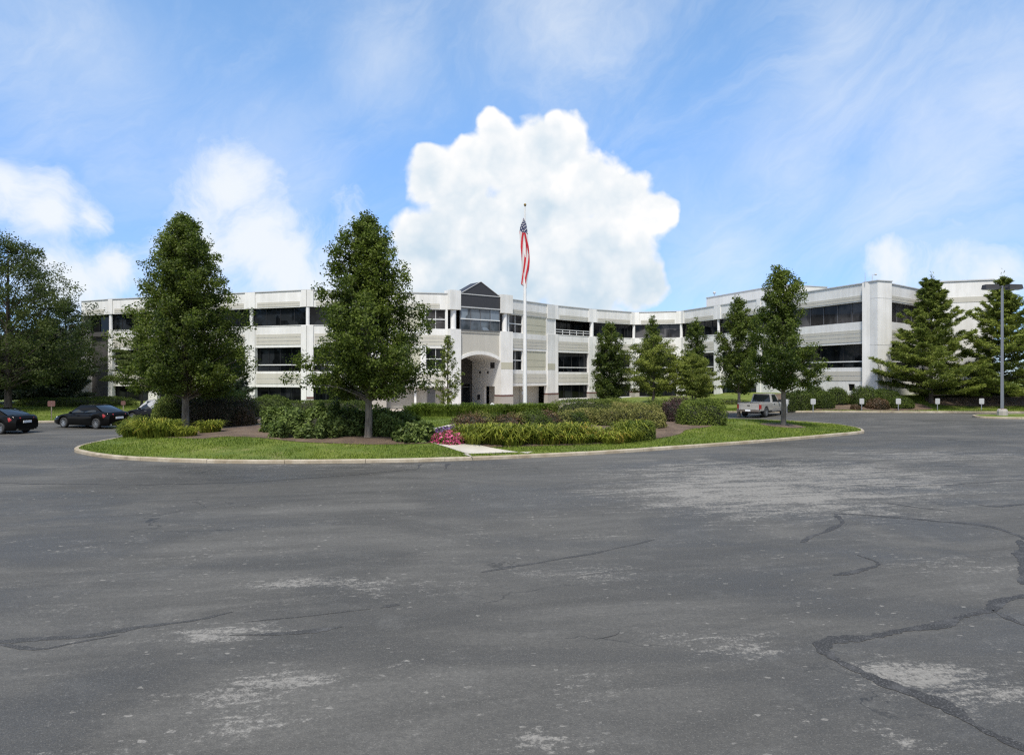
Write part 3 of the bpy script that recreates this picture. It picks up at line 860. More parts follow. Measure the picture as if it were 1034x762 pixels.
mb = MB(); mb.fbox(fr, pu - .03, L + .19, ZR + .04, ZR + .13, -1.65, .19); ob(mb, 'coping', M['coping'])
fr, L, A, T, Nn = frame(FP[9], FP[10])
mb = MB(); mb.fbox(fr, .12, 1.5, Z0, ZR + .02, -1.4, .10); ob(mb, 'corner_pier', M['white'])
mb = MB(); mb.fbox(fr, .2, 1.51, 6.05, 6.09, -1.3, .104); mb.fbox(fr, .2, 1.51, 3.2, 3.23, -1.3, .104); ob(mb, 'pier_joint', M['coping'])
wing_bay(fr, 1.5, L, True, [])
# blank white block past the pines
fr2, L2, *_ = frame((39.6, 64.4), (44.2, 62.6))
mb = MB(); mb.fbox(fr2, 0, L2, Z0, ZR + .25, -12, 0); ob(mb, 'blank_block', M['white'])
mb = MB(); mb.fbox(fr2, -.02, L2 + .02, 10.1, 10.6, -12.02, .03); ob(mb, 'beige_band', M['beige'])
mb = MB(); mb.fbox(fr2, -.05, L2 + .05, ZR + .25, ZR + .36, -12.05, .08); ob(mb, 'coping', M['coping'])
mb = MB(); mb.fbox(fr2, -.02, L2 + .02, 1.0, 1.15, -12.02, .03); ob(mb, 'brown_band', M['brown'])
# roof, back walls, penthouse
fpv = [Vector(p) for p in FP]
back = offset_poly(fpv, 13.0, False)
inner = offset_poly(fpv, .35, False)
mb = MB(); n = len(fpv)
mb.add([(p.x, p.y, 11.2) for p in inner] + [(p.x, p.y, 11.2) for p in back], [(k, k + 1, n + k + 1, n + k) for k in range(n - 1)])
ob(mb, 'roof', M['roofing'])
mb = MB()
mb.add([(p.x, p.y, z) for z in (Z0, 11.7) for p in back], [(k, k + 1, n + k + 1, n + k) for k in range(n - 1)])
mb.add([(*fpv[0], Z0), (*back[0], Z0), (*back[0], 11.7), (*fpv[0], 11.7)], [(0, 1, 2, 3)])
mb.add([(*fpv[-1], Z0), (*back[-1], Z0), (*back[-1], 11.7), (*fpv[-1], 11.7)], [(0, 1, 2, 3)])
ob(mb, 'back_wall', M['white'])
fr3, L3, *_ = frame((28.2, 99.0), (33.6, 84.5))
mb = MB(); mb.fbox(fr3, 0, L3, 11.2, 14.5, -7, 0); ph = ob(mb, 'penthouse', M['white'])
mb = MB(); mb.fbox(fr3, -.05, L3 + .05, 14.5, 14.6, -7.05, .06); ob(mb, 'coping', M['coping'], ph)
mb = MB(); x, y, z = fr3(.8, -.8, 14.6); mb.tube([(x, y, z), (x, y, z + .5)], .04, 6); mb.lathe([(.02, .45), (.22, .5), (.22, .75), (.02, .8)], (x, y, z), 10); ob(mb, 'roof_vent', M['coping'], ph)
mb = MB(); mb.tube([(32.4, 62.6, 11.8), (32.4, 62.6, 12.75)], [.03, .012], 6); ob(mb, 'lightning_rod', M['coping'])
mb = MB(); mb.tube([(33.2, 62.9, 11.8), (33.2, 62.9, 12.55), (33.5, 62.85, 12.6)], .03, 6); mb.lathe([(.02, 0), (.1, .03), (.1, .16), (.02, .2)], (33.5, 62.85, 12.5), 10); ob(mb, 'roof_floodlight', M['coping'])

# ------------------------------------------------------------------ vegetation
def quads_mesh(name, V, tint, mats, mi=None, extra=None):
    """V: (N,4,3) leaf quads; extra: MB with solid faces (material slot 1)"""
    N = len(V); me = bpy.data.meshes.new(name)
    ev = np.array(extra.v, float).reshape(-1, 3) if extra else np.zeros((0, 3)); ef = extra.f if extra else []
    co = np.concatenate([V.reshape(-1, 3), ev])
    me.vertices.add(len(co)); me.vertices.foreach_set('co', co.ravel())
    el = [i + 4 * N for f in ef for i in f]; et = [len(f) for f in ef]
    loops = np.concatenate([np.arange(4 * N), np.array(el, int)]).astype(np.int32)
    tot = np.concatenate([np.full(N, 4), np.array(et, int)]).astype(np.int32)
    start = np.concatenate([[0], np.cumsum(tot)[:-1]]).astype(np.int32)
    me.loops.add(len(loops)); me.loops.foreach_set('vertex_index', loops)
    me.polygons.add(len(tot)); me.polygons.foreach_set('loop_start', start); me.polygons.foreach_set('loop_total', tot)
    for m in mats: me.materials.append(m)
    idx = np.zeros(len(tot), np.int32)
    if mi is not None: idx[:N] = mi
    if extra: idx[N:] = len(mats) - 1
    me.polygons.foreach_set('material_index', idx)
    me.update(calc_edges=True)
    a = me.attributes.new('tint', 'FLOAT', 'FACE')
    a.data.foreach_set('value', np.concatenate([tint, np.zeros(len(et))]).astype(np.float32))
    return me

def unit(v): return v / (np.linalg.norm(v, axis=-1, keepdims=True) + 1e-9)

def leaves(C, size, out=None, up=.6, aspect=.55, rnd=1.0, along=None):
    N = len(C); nrm = RNG.normal(size=(N, 3)) * rnd; nrm[:, 2] += up
    if out is not None: nrm += out * .8
    nrm = unit(nrm)
    t = RNG.normal(size=(N, 3)) if along is None else along + RNG.normal(size=(N, 3)) * .35
    t = unit(t - nrm * (t * nrm).sum(1, keepdims=True)); b = np.cross(nrm, t)
    s = (size * RNG.uniform(.65, 1.3, N))[:, None]
    fold = nrm * s * .12
    return np.stack([C - t * s * .5, C + b * s * aspect * .5 + fold, C + t * s * .5, C - b * s * aspect * .5 + fold], 1)

def tint_of(C, f=.9, amp=.35):
    # leaf colour differs from spray to spray and from leaf to leaf
    k = RNG.normal(size=(4, 3)) * f; ph = RNG.uniform(0, 6, 4)
    n = sum(np.sin(C @ k[i] + ph[i]) for i in range(4)) / 4
    return np.clip(.42 + amp * n + RNG.normal(0, .2, len(C)), 0, 1)

def trunk_mb(mb, path, rad, n=9): mb.tube(path, rad, n, cap=True)

def broad_tree(name, label, x, y, z0, h, cb, prof, limbs, nleaf, size, mat, tr=.16, elev=38, spread=.13, bark='bark', shoots=6, lean=(0, 0), flat=.8, group=None, lobes=.22, gap=0.0, leaf_up=.6, cat='tree'):
    root = thing(name, label, cat, (x, y, z0), 0, group)
    mb = MB(); top = h
    pts = [(0, 0, -.15), (0, 0, .12), (.02, 0, cb * .5), (lean[0] * .3, lean[1] * .3, cb + (h - cb) * .3), (lean[0] * .7, lean[1] * .7, cb + (h - cb) * .65), (lean[0], lean[1], h * .97)]
    mb.tube(pts, [tr * 1.5, tr * 1.05, tr * .92, tr * .65, tr * .33, .015], 10)
    tz = np.array([p[2] for p in pts]); tx = np.array([p[0] for p in pts]); ty = np.array([p[1] for p in pts])
    T = np.array([p[0] for p in prof]); RR = np.array([p[1] for p in prof])
    ga = random.uniform(0, 6); C = []; O = []
    lk = [(random.uniform(1, 3.2), random.uniform(4, 11), random.uniform(0, 6)) for _ in range(3)]
    cent = []
    for i in range(limbs):
        t = (i + random.uniform(.1, .9)) / limbs
        t = t ** .92
        az = ga + i * 2.39996 + random.uniform(-.3, .3)
        r = np.interp(t, T, RR) * random.uniform(.62, 1.08)
        r *= 1 + lobes * sum(math.sin(round(a) * az + b * t + c) for a, b, c in lk) / 2
        r = min(r, np.interp(t, T, RR) * 1.1)
        zt = cb + t * (h - cb) * .97
        el = R(elev * (0.75 + .6 * t)) + random.uniform(-.12, .12)
        zs_ = max(zt - r * math.tan(el), cb * .75 + .25 * t * h)
        bx = np.interp(zs_, tz, tx); by = np.interp(zs_, tz, ty)
        ex = np.interp(zt, tz, tx) + r * math.cos(az); ey = np.interp(zt, tz, ty) + r * math.sin(az)
        a = np.array((bx, by, zs_)); e = np.array((ex, ey, zt)); mid = (a + e) / 2 + np.array((0, 0, .06 * r))
        lr = max(.012, tr * .34 * (1 - t * .75))
        mb.tube([a, mid, e], [lr, lr * .6, .006], 5, cap=False)
        ns = max(3, int(shoots * (.5 + r / max(RR))))
        for k in range(ns):
            s = random.uniform(.28, 1.0) ** .8 if k else 1.0
            q = (1 - s) ** 2 * a + 2 * s * (1 - s) * mid + s * s * e
            off = np.clip(RNG.normal(size=3), -1.6, 1.6) * np.array((1, 1, flat)) * (.08 + .20 * (1 - abs(s - .6))) * max(r, .5) * .5
            cent.append((q + off, s, az, max(r, .4)))
    for k in range(max(4, limbs // 10)):
        q = np.array((lean[0], lean[1], h - k * .12 * (h - cb) * .25)); cent.append((q + RNG.normal(size=3) * np.array((.1, .1, .12)) * (1 + k * .4), 1, random.uniform(0, 6), .5))
    per = max(6, nleaf // len(cent)); mean_r = max(RR)
    for q, s, az, r in cent:
        if gap and random.random() < gap: continue
        sg = spread * mean_r * random.uniform(.6, 1.25)
        n = max(5, int(per * random.uniform(.6, 1.4)))
        d = unit(RNG.normal(size=(n, 3))) * (RNG.random(n) ** .42)[:, None] * np.array((sg, sg, sg * flat)) * 1.35
        d += np.outer(RNG.uniform(-.5, 1, n) * sg * .5, np.array((math.cos(az) * .5, math.sin(az) * .5, .8 * flat)))
        C.append(q + d); O.append(np.tile(np.array((math.cos(az), math.sin(az), .3)), (n, 1)) * .6 + unit(d) * .5)
    C = np.concatenate(C); O = np.concatenate(O)
    k = C[:, 2] > cb * .78; C = C[k]; O = O[k]
    mb.build('trunk', M[bark], root)
    link('crown', quads_mesh('crown', leaves(C, size, O, leaf_up), tint_of(C), [M[mat]]), root)
    return root

def pine_tree(name, label, x, y, z0, h, cb, rbase, mat='needle', whorl=.6, per=6, dens=1.0, group=None, tr=.17, droop=-.10, cat='pine tree', tip=.30, nl=.27):
    root = thing(name, label, cat, (x, y, z0), 0, group)
    mb = MB(); mb.tube([(0, 0, -.15), (0, 0, cb), (.03, .02, h * .6), (0, 0, h)], [tr * 1.3, tr, tr * .55, .015], 9)
    C = []; A = []
    z = cb
    while z < h - .25:
        t = (z - cb) / (h - cb)
        base = rbase * (1 - t) ** 1.0 * (.62 + .38 * min(1, t * 6 + .35)) + .12
        n = per + random.randint(-1, 1)
        ga = random.uniform(0, 6)
        for k in range(n):
            az = ga + 6.283 * k / n + random.uniform(-.3, .3)
            r = base * random.uniform(.5, 1.3)
            rise = r * (droop + .75 * t + random.uniform(-.06, .1)) + .12 * r
            p0 = np.array((0, 0, max(.3, z + random.uniform(-.5, .5) * whorl))); dirv = np.array((math.cos(az), math.sin(az), 0))
            p1 = p0 + dirv * r * .55 + np.array((0, 0, rise * .35)); p2 = p0 + dirv * r + np.array((0, 0, rise + .12 * r))
            mb.tube([p0, p1, p2], [.035 * (1 - t) + .012, .02 * (1 - t) + .008, .004], 5, cap=False)
            side = np.array((-dirv[1], dirv[0], 0))
            m = int((6 + 9 * r) * dens)
            for j in range(m):
                s = random.uniform(.22, 1.0); q = (1 - s) ** 2 * p0 + 2 * s * (1 - s) * p1 + s * s * p2
                w = random.uniform(-1, 1) * (.42 * r * (1.05 - s) + .16)
                tw = q + side * w + dirv * abs(w) * .55 + np.array((0, 0, random.uniform(-.05, .10) + .10 * abs(w)))
                nn = 20
                tp = tip * (1 - .45 * t); d = unit(RNG.normal(size=(nn, 3))) * (RNG.random(nn) ** .5)[:, None] * np.array((tp * .8, tp * .8, tp * .42))
                C.append(tw + d); A.append(np.tile(dirv * .8 + side * np.sign(w) * .5 + np.array((0, 0, .35)), (nn, 1)) + unit(d) * .8)
        z += whorl * random.uniform(.75, 1.25) * (1 - .35 * t)
    nn = 90; d = RNG.normal(size=(nn, 3)) * np.array((.10, .10, .35)); C.append(np.array((0, 0, h - .15)) + d); A.append(np.tile(np.array((0, 0, 1.)), (nn, 1)) + unit(d))
    C = np.concatenate(C); A = np.concatenate(A)
    mb.build('trunk', M['bark_dark'], root)
    link('crown', quads_mesh('crown', leaves(C, nl, None, .5, .22, 1.0, A), tint_of(C, .8, .4), [M[mat]]), root)
    return root

def shrub(name, label, cat, x, y, z0, rx, ry, h, n, size, mat, shape='round', rz=0.0, group=None, bumps=.14, side_mat=None, fuzz=.07, core=True, aspect=.6):
    n = int(n * 1.75); size *= .74
    D = unit(RNG.normal(size=(n, 3))); D[:, 2] = np.abs(D[:, 2]) * 1.0
    if shape == 'box':
        p = 5.0; k = (np.abs(D) ** p).sum(1) ** (-1 / p); S = D * k[:, None]
    else:
        p = 2.5; k = (np.abs(D) ** p).sum(1) ** (-1 / p); S = D * k[:, None]
        S[:, 2] = S[:, 2] * .82 + .18 * RNG.uniform(0, 1, n)
    f = np.zeros(n)
    for i in range(5):
        kk = RNG.normal(size=3) * (2.2 if i < 3 else 5); f += np.sin(S @ kk * 1.6 + RNG.uniform(0, 6))
    rad = 1 + bumps * f / 4 - np.abs(RNG.normal(0, fuzz, n)) + RNG.normal(0, fuzz * .4, n)
    ins = RNG.random(n) < .2; rad = np.where(ins, rad * RNG.uniform(.6, 1, n), rad)
    C = S * rad[:, None] * np.array((rx, ry, h)); C[:, 2] = np.maximum(C[:, 2], .02)
    low = S[:, 2] < .25
    O = unit(S * np.array((1 / rx, 1 / ry, 1 / h)))
    mb = None
    mats = [M[mat]]; mi = None
    if side_mat:
        mats.append(M[side_mat]); yy = C[:, 1] / ry
        mi = ((C[:, 2] < h * RNG.uniform(.72, .9, n)) & (C[:, 0] > -rx * .55 + RNG.normal(0, .15 * rx, n))).astype(np.int32)
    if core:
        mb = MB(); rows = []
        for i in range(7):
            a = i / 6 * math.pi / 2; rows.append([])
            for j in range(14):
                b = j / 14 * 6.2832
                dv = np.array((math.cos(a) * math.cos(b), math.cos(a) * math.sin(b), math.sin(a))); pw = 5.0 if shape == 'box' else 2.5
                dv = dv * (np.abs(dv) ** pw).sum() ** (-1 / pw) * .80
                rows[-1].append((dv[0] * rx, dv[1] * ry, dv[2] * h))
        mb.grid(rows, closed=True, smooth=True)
    mats.append(M['dark_core'])
    c, s = math.cos(rz), math.sin(rz)
    me = quads_mesh(name, leaves(C, size, O, .35, aspect, .8), tint_of(C, 2.0, .3), mats, mi, mb)
    o = link(name, me, None, (x, y, z0)); o.rotation_euler = (0, 0, rz)
    return props(o, label, cat, group)

def blade_quads(B, h, lean, w, az=None):
    """arching blades: base points B (N,3) -> 3 quads each"""
    N = len(B); az = RNG.uniform(0, 6.283, N) if az is None else az
    d = np.stack([np.cos(az), np.sin(az), np.zeros(N)], 1); sd = np.stack([-np.sin(az), np.cos(az), np.zeros(N)], 1)
    H = (h * RNG.uniform(.6, 1.15, N))[:, None]; Lh = (lean * RNG.uniform(.3, 1.2, N))[:, None]; W = (w * RNG.uniform(.7, 1.3, N))[:, None] * .5
    up = np.array((0, 0, 1.0))
    q = [B, B + up * H * .55 + d * Lh * .18, B + up * H * .92 + d * Lh * .52, B + up * H * (1.0 - .25 * Lh / (H + 1e-6)) + d * Lh]
    ww = [W, W * .95, W * .7, W * .12]
    out = [np.stack([q[i] - sd * ww[i], q[i] + sd * ww[i], q[i + 1] + sd * ww[i + 1], q[i + 1] - sd * ww[i + 1]], 1) for i in range(3)]
    return np.concatenate(out), N

def blade_clump(name, label, cat, x, y, z0, rx, ry, h, n, mat, lean=.5, w=.03, group=None, tiers=True):
    a = RNG.uniform(0, 6.283, n); r = np.sqrt(RNG.random(n)) * .85
    B = np.stack([np.cos(a) * r * rx * .7, np.sin(a) * r * ry * .7, np.zeros(n)], 1)
    az = a + RNG.normal(0, .8, n)
    V, N = blade_quads(B, h, lean * h, w, az)
    t = np.tile(np.clip(RNG.normal(.45 + RNG.uniform(-.22, .22), .2, N), 0, 1), 3)
    o = link(name, quads_mesh(name, V, t, [M[mat]]), None, (x, y, z0))
    return props(o, label, cat, group)

# trees on the island
p = Vector(at(187, 37.2))
broad_tree('pear_tree', 'broad cone shaped dark green tree rising behind the thin brown hedge', p.x, p.y, IZ(*p), 11.9, 2.3,
           [(0, 2.5), (.08, 3.2), (.20, 3.4), (.38, 2.85), (.58, 2.3), (.76, 1.75), (.90, 1.2), (.97, .6), (1, .2)], 165, 100000, .135, 'leaf', .20, 42, .085, shoots=9, lobes=.2)
p = ip(372, 441.5)
broad_tree('pear_tree', 'tall dark green tree with pale trunk among leafy shrubs beside the garden path', p.x, p.y, IZ(*p), 10.15, 2.15,
           [(0, 2.3), (.08, 2.85), (.20, 3.05), (.36, 2.7), (.50, 2.2), (.66, 1.6), (.80, 1.3), (.92, .95), (1, .25)], 135, 84000, .13, 'leaf_mid', .17, 42, .092, shoots=9, lobes=.34, lean=(-.15, 0))
p = ip(791, 429)
broad_tree('pear_tree', 'slender irregular tree in a small mulch ring on the island tip', p.x, p.y, IZ(*p), 9.3, 2.4,
           [(0, 1.6), (.10, 2.15), (.28, 2.25), (.48, 1.7), (.66, 1.15), (.82, 1.05), (.94, .65), (1, .2)], 78, 42000, .13, 'leaf_mid', .15, 44, .12, shoots=8, lobes=.5, lean=(-.2, 0), gap=.08)
# trees beyond the island
x, y = at(746, 53.0)
broad_tree('pear_tree', 'narrow upright tree with split top standing behind the silver pickup', x, y, .25, 9.1, 2.0,
           [(0, .9), (.12, 1.5), (.4, 1.6), (.7, 1.2), (.9, .7), (1, .15)], 60, 26000, .15, 'leaf', .12, 50, .17, shoots=7, lobes=.4)
x, y = at(615, 62.0)
broad_tree('hornbeam', 'columnar dark green tree rising right of the terrace bay', x, y, .2, 7.9, .7,
           [(0, 1.0), (.12, 1.5), (.4, 1.45), (.6, 1.15), (.8, 1.05), (.93, .65), (1, .15)], 70, 26000, .15, 'leaf', .11, 55, .17, shoots=7)
x, y = at(659, 75.0)
broad_tree('hornbeam', 'columnar dark tree top poking out above the yellow green locust tree', x, y, .3, 9.4, .9,
           [(0, 1.0), (.12, 1.35), (.5, 1.25), (.8, 1.0), (.93, .55), (1, .12)], 60, 15000, .17, 'leaf', .12, 55, .17, shoots=6)
x, y = at(702, 72.0)
broad_tree('hornbeam', 'columnar dark tree in front of the grey ribbon windows of the right wing', x, y, .5, 8.7, .9,
           [(0, 1.1), (.12, 1.5), (.5, 1.3), (.8, 1.0), (.93, .6), (1, .12)], 60, 15000, .17, 'leaf_mid', .12, 55, .17, shoots=6)
x, y = at(660, 62.0)
broad_tree('locust_tree', 'spreading yellow green tree with feathery layered foliage', x, y, .2, 6.7, 1.9,
           [(0, 2.2), (.15, 3.0), (.45, 3.1), (.72, 2.6), (.92, 1.7), (1, .9)], 50, 30000, .13, 'leaf_light', .11, 24, .13, 'bark_dark', 7, flat=.4, lobes=.35, gap=.05)
x, y = at(699, 60.0)
broad_tree('locust_tree', 'low yellow green feathery tree over the dark red barberry', x, y, .2, 4.9, 1.4,
           [(0, 1.8), (.2, 2.6), (.5, 2.6), (.8, 1.8), (1, .8)], 40, 20000, .13, 'leaf_light', .08, 20, .13, 'bark_dark', 7, flat=.35, lobes=.35)
x, y = at(452, 62.0)
broad_tree('young_tree', 'sparse thin young tree in front of the left entrance pier', x, y, -.1, 7.0, .9,
           [(0, .5), (.12, 1.3), (.3, 1.55), (.5, 1.0), (.75, .6), (1, .12)], 44, 5200, .16, 'leaf_light', .10, 45, .13, 'bark_dark', 5, lobes=.5, gap=.12)
x, y = at(143, 60.0)
broad_tree('layered_tree', 'small tree with flat tiers of branches by the left wing ground floor window', x, y, .35, 6.4, 1.9,
           [(0, 2.3), (.15, 3.3), (.4, 3.2), (.6, 2.4), (.8, 1.5), (1, .3)], 40, 16000, .16, 'leaf_open', .12, 8, .12, 'bark_dark', 7, flat=.22, lobes=.35)
x, y = at(234, 58.5)
pine_tree('spruce_tree', 'dark spruce hidden behind the broad cone shaped tree', x, y, .3, 4.6, .7, 2.2, 'needle_dark', .5, 7)
x, y = at(940, 59.2)
pine_tree('pine_tree', 'big pine right of the white building corner', x, y, RZ(x, y), 10.7, .9, 4.3, 'needle', .68, 7, 1.25, tip=.40, nl=.27)
x, y = at(1012, 58.6)
pine_tree('pine_tree', 'big pine standing behind the double headed street lamp', x, y, RZ(x, y), 10.7, .9, 4.4, 'needle', .70, 7, 1.25, tip=.40, nl=.27)
x, y = at(1085, 60.0)
pine_tree('pine_tree', 'dark pine past the street lamp with only its branch tips showing', x, y, RZ(x, y), 10.5, .8, 4.4, 'needle', .55, 7, 1.1, tip=.34)
# left edge: old locust with dark evergreens under it
x, y = at(8, 57)
broad_tree('old_locust_tree', 'old open crowned tree with dark branches over the left lawn', x, y, .4, 14.6, 2.2,
           [(0, 4.4), (.12, 6.4), (.35, 6.9), (.6, 6.1), (.8, 4.6), (.93, 3.0), (1, 1.2)], 96, 62000, .18, 'leaf_open', .30, 34, .085, 'bark_dark', 10, flat=.62, lobes=.3, gap=.08)
x, y = at(-70, 60)
broad_tree('old_locust_tree', 'second old tree whose dark branches reach in from the left edge', x, y, .4, 15.0, 3.0,
           [(0, 4.5), (.12, 6.5), (.4, 6.8), (.7, 5.0), (.9, 3), (1, .8)], 60, 24000, .22, 'leaf_open', .3, 26, .09, 'bark_dark', 8, flat=.45)
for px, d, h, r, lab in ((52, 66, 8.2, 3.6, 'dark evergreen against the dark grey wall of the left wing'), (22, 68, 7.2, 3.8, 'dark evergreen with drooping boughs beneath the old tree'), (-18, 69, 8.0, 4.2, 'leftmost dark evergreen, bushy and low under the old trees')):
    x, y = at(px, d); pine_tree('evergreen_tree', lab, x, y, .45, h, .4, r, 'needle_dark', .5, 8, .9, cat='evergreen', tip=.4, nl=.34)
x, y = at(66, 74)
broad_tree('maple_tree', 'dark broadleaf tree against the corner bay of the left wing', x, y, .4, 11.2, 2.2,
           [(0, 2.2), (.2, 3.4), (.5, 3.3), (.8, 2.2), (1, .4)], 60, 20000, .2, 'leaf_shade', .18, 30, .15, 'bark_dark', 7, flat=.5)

# shrubs on the island
def isl_shrub(px, d, *a, **k):
    x, y = at(px, d); return (x, y, IZ(x, y) - .03)
x, y, z = isl_shrub(209, 41.0)
shrub('clipped_hedge', 'long clipped hedge, green on top and bare brown on its front', 'hedge', x, y, z, 2.9, 1.35, 2.25, 16000, .13, 'hedge', 'box', R(-3), side_mat='hedge_brown', bumps=.06)
x, y, z = isl_shrub(171, 40.2)
shrub('clipped_hedge', 'rounded green hedge end beside the brown fronted hedge', 'hedge', x, y, z, .95, 1.0, 1.95, 5500, .13, 'hedge', 'round', bumps=.08)
x, y, z = isl_shrub(141, 36.6)
shrub('low_shrub', 'low yellow green shrub at the left end of the island bed', 'shrub', x, y, z, .95, .8, 1.05, 4200, .10, 'hedge', 'round', bumps=.16)
x, y, z = isl_shrub(248, 40.0)
shrub('russet_shrub', 'thin russet shrub at the right end of the brown hedge', 'shrub', x, y, z, .55, .5, 1.15, 1500, .10, 'redbrown', 'round', bumps=.3, core=False)
for px, py, h_, lab in ((150, 442, .95, 'arching daylily clump with ochre blades, left of the tree trunk'), (167, 441.5, .85, 'arching daylily clump just below and left of the tree trunk'), (188, 440.5, .50, 'faded low daylily clump right at the foot of the tree'), (212, 436.5, .62, 'daylily clump below the brown hedge'), (135, 441, .8, 'small daylily clump nearest the left island tip'), (176, 437, .75, 'daylily clump behind the others near the trunk')):
    q = ip(px, py); blade_clump('daylily_clump', lab, 'daylily', q.x, q.y, IZ(*q), .85, .7, h_, 300, 'lily', 1.0, .045, 'daylilies by the broad tree')
x, y = at(273, 56); 
shrub('round_shrub', 'dark round evergreen shrub under the left wing window', 'shrub', x, y, float(g(x, y)) + .05, 1.75, 1.6, 1.75, 7000, .13, 'yew', 'round', bumps=.08)
x, y = at(325, 60)
shrub('low_hedge', 'low dark hedge under the ground floor windows left of the entrance', 'hedge', x, y, .0, 4.0, .7, 1.1, 6000, .14, 'yew', 'box', bumps=.1)
vib = [(296, 440.5, 1.0, 1.12, 'leafy pale green shrub at the left end of the big shrub row'), (322, 440.5, 1.2, 1.30, 'tallest leafy pale green shrub left of the pale trunk'), (350, 439.0, 1.1, 1.22, 'leafy pale green shrub right beside the pale trunk'), (399, 439.5, .95, .98, 'leafy green shrub just right of the pale trunk'), (416, 444.5, .85, .85, 'dark leafy shrub at the edge of the garden path'), (285, 436, .9, 1.1, 'leafy shrub behind the left end of the shrub row'), (396, 434, 1.2, 1.05, 'leafy shrub in the back of the row before the siding')]
for px, py, r, h, lab in vib:
    q = ip(px, py); shrub('viburnum_shrub', lab, 'shrub', q.x, q.y, IZ(*q) - .03, r, r * .85, h, int(4200 * r), .24, 'viburnum' if px not in (414, 396) else 'hedge', 'round', bumps=.42, fuzz=.13, group='leafy shrubs round the pale trunk', aspect=.5)
# flower bed
k = 0
for px, py, c in ((444, 446.6, 'pink'), (450, 447.8, 'pink'), (456, 448.2, 'pink'), (462, 447.2, 'pink'), (453, 443.6, 'pink'), (461, 442.8, 'pink'), (445, 441.5, 'purple'), (451, 439.8, 'purple'), (458, 439.2, 'purple'), (465, 440.0, 'purple')):
    q = ip(px, py); n = 900
    D = unit(RNG.normal(size=(n, 3))); D[:, 2] = np.abs(D[:, 2])
    C = D * np.array((.40, .36, .42)) * RNG.uniform(.75, 1.08, n)[:, None]
    mi = (RNG.random(n) < .62).astype(np.int32)
    me = quads_mesh('petunia_mound', leaves(C, .10, D, .4, .85), np.clip(RNG.normal(.5, .3, n), 0, 1), [M['leaf_mid'], M[c]], mi)
    props(link('petunia_mound', me, None, (q.x, q.y, IZ(*q))), {'pink': 'mound of bright pink flowers in the bed by the garden path', 'purple': 'mound of pale purple flowers behind the pink ones by the path'}[c], 'flowers', c + ' flowers beside the garden path')
# daylily row in front, dull perennials behind, hedges
row = [(470 + 9.4 * i, 449.6 - .19 * i + (1.0 if i % 2 else 0) - (2.6 if i < 3 else 0) + (1.2 * math.sin(i * 1.7))) for i in range(19)]
for i, (px, py) in enumerate(row):
    q = ip(px, py - 1.5); blade_clump('daylily_clump', 'yellow green daylily clump in the long row edging the lawn by the flagpole', 'daylily', q.x, q.y, IZ(*q), .85, .8, random.uniform(.42, .88), 210, 'lily', 1.15, .055, 'daylily row edging the lawn')
    if i % 3 != 1:
        q2 = ip(px + 2, py - 3.6); blade_clump('daylily_clump', 'yellow green daylily clump in the long row edging the lawn by the flagpole', 'daylily', q2.x, q2.y, IZ(*q2), .85, .8, random.uniform(.5, .9), 190, 'lily', 1.1, .055, 'daylily row edging the lawn')
for i in range(9):
    q = ip(474 + 13 * i, 437 - .6 * i + random.uniform(-.8, .8))
    shrub('low_perennial', 'dull brown green perennial in the band behind the daylily row', 'perennial', q.x, q.y, IZ(*q) - .03, .85, .75, 1.0 + random.uniform(-.08, .1), 2600, .11, 'redbrown' if i % 3 == 0 else 'spirea' if i % 3 == 1 else 'yew', 'round', bumps=.25, fuzz=.12, group='perennials behind the daylily row')
for px, d, rx, ry, h, n, m, shp, rz, lab, name in (
        (600, 48.5, 3.1, .9, 1.25, 11000, 'hedge', 'box', 4, 'long flat topped clipped hedge across the terrace bay', 'clipped_hedge'),
        (633, 44.5, 1.2, .9, 1.2, 4600, 'spirea', 'round', 0, 'rounded spirea joining the right end of the flat topped hedge', 'spirea_shrub'),
        (668, 45.5, 1.25, 1.0, 1.32, 4800, 'hedge', 'round', 0, 'rounded green shrub beside the dark red barberry', 'spirea_shrub'),
        (588, 40.0, 1.35, .8, 1.0, 4400, 'spirea', 'round', 0, 'pinkish topped spirea between flat hedge and daylily row', 'spirea_shrub'),
        (620, 39.0, 1.3, .8, 1.08, 4400, 'spirea', 'round', 0, 'middle spirea of the mounded row behind the daylilies', 'spirea_shrub'),
        (654, 37.5, 1.05, .95, 1.28, 4600, 'spirea', 'round', 0, 'largest spirea mound, right of the daylily row', 'spirea_shrub'),
        (646, 32.9, .68, .55, .88, 3400, 'box', 'box', 8, 'small clipped boxwood ending the daylily row', 'boxwood_shrub'),
        (686, 42.5, 1.2, 1.0, 1.62, 5000, 'barberry', 'round', 0, 'dark red barberry between green hedges', 'barberry_shrub'),
        (708, 39.8, 1.3, .95, 1.40, 6500, 'box', 'box', 6, 'clipped round cornered green hedge at the right end of the bed', 'clipped_hedge')):
    x, y = at(px, d); shrub(name, lab, 'hedge' if 'hedge' in name else 'shrub', x, y, IZ(x, y) - .03, rx, ry, h, n, .11, m, shp, R(rz), bumps=.10 if shp == 'box' else .17)
# tall ornamental grass at the back of the island
for i in range(11):
    x, y = at(416 + 8.4 * i, 47.0 + .3 * math.sin(i)); blade_clump('tall_grass_clump', 'bright green upright grass clump in the strip left of the flagpole', 'ornamental grass', x, y, IZ(x, y), .8, .6, random.uniform(.75, .95), 520, 'tallgrass', .55, .035, 'tall grass left of the flagpole')
for i in range(7):
    x, y = at(508 + 8 * i, 48.3); blade_clump('tall_grass_clump', 'bright green upright grass clump in the strip behind the flagpole', 'ornamental grass', x, y, IZ(x, y), .8, .6, random.uniform(.75, .95), 520, 'tallgrass', .55, .035, 'tall grass behind the flagpole')
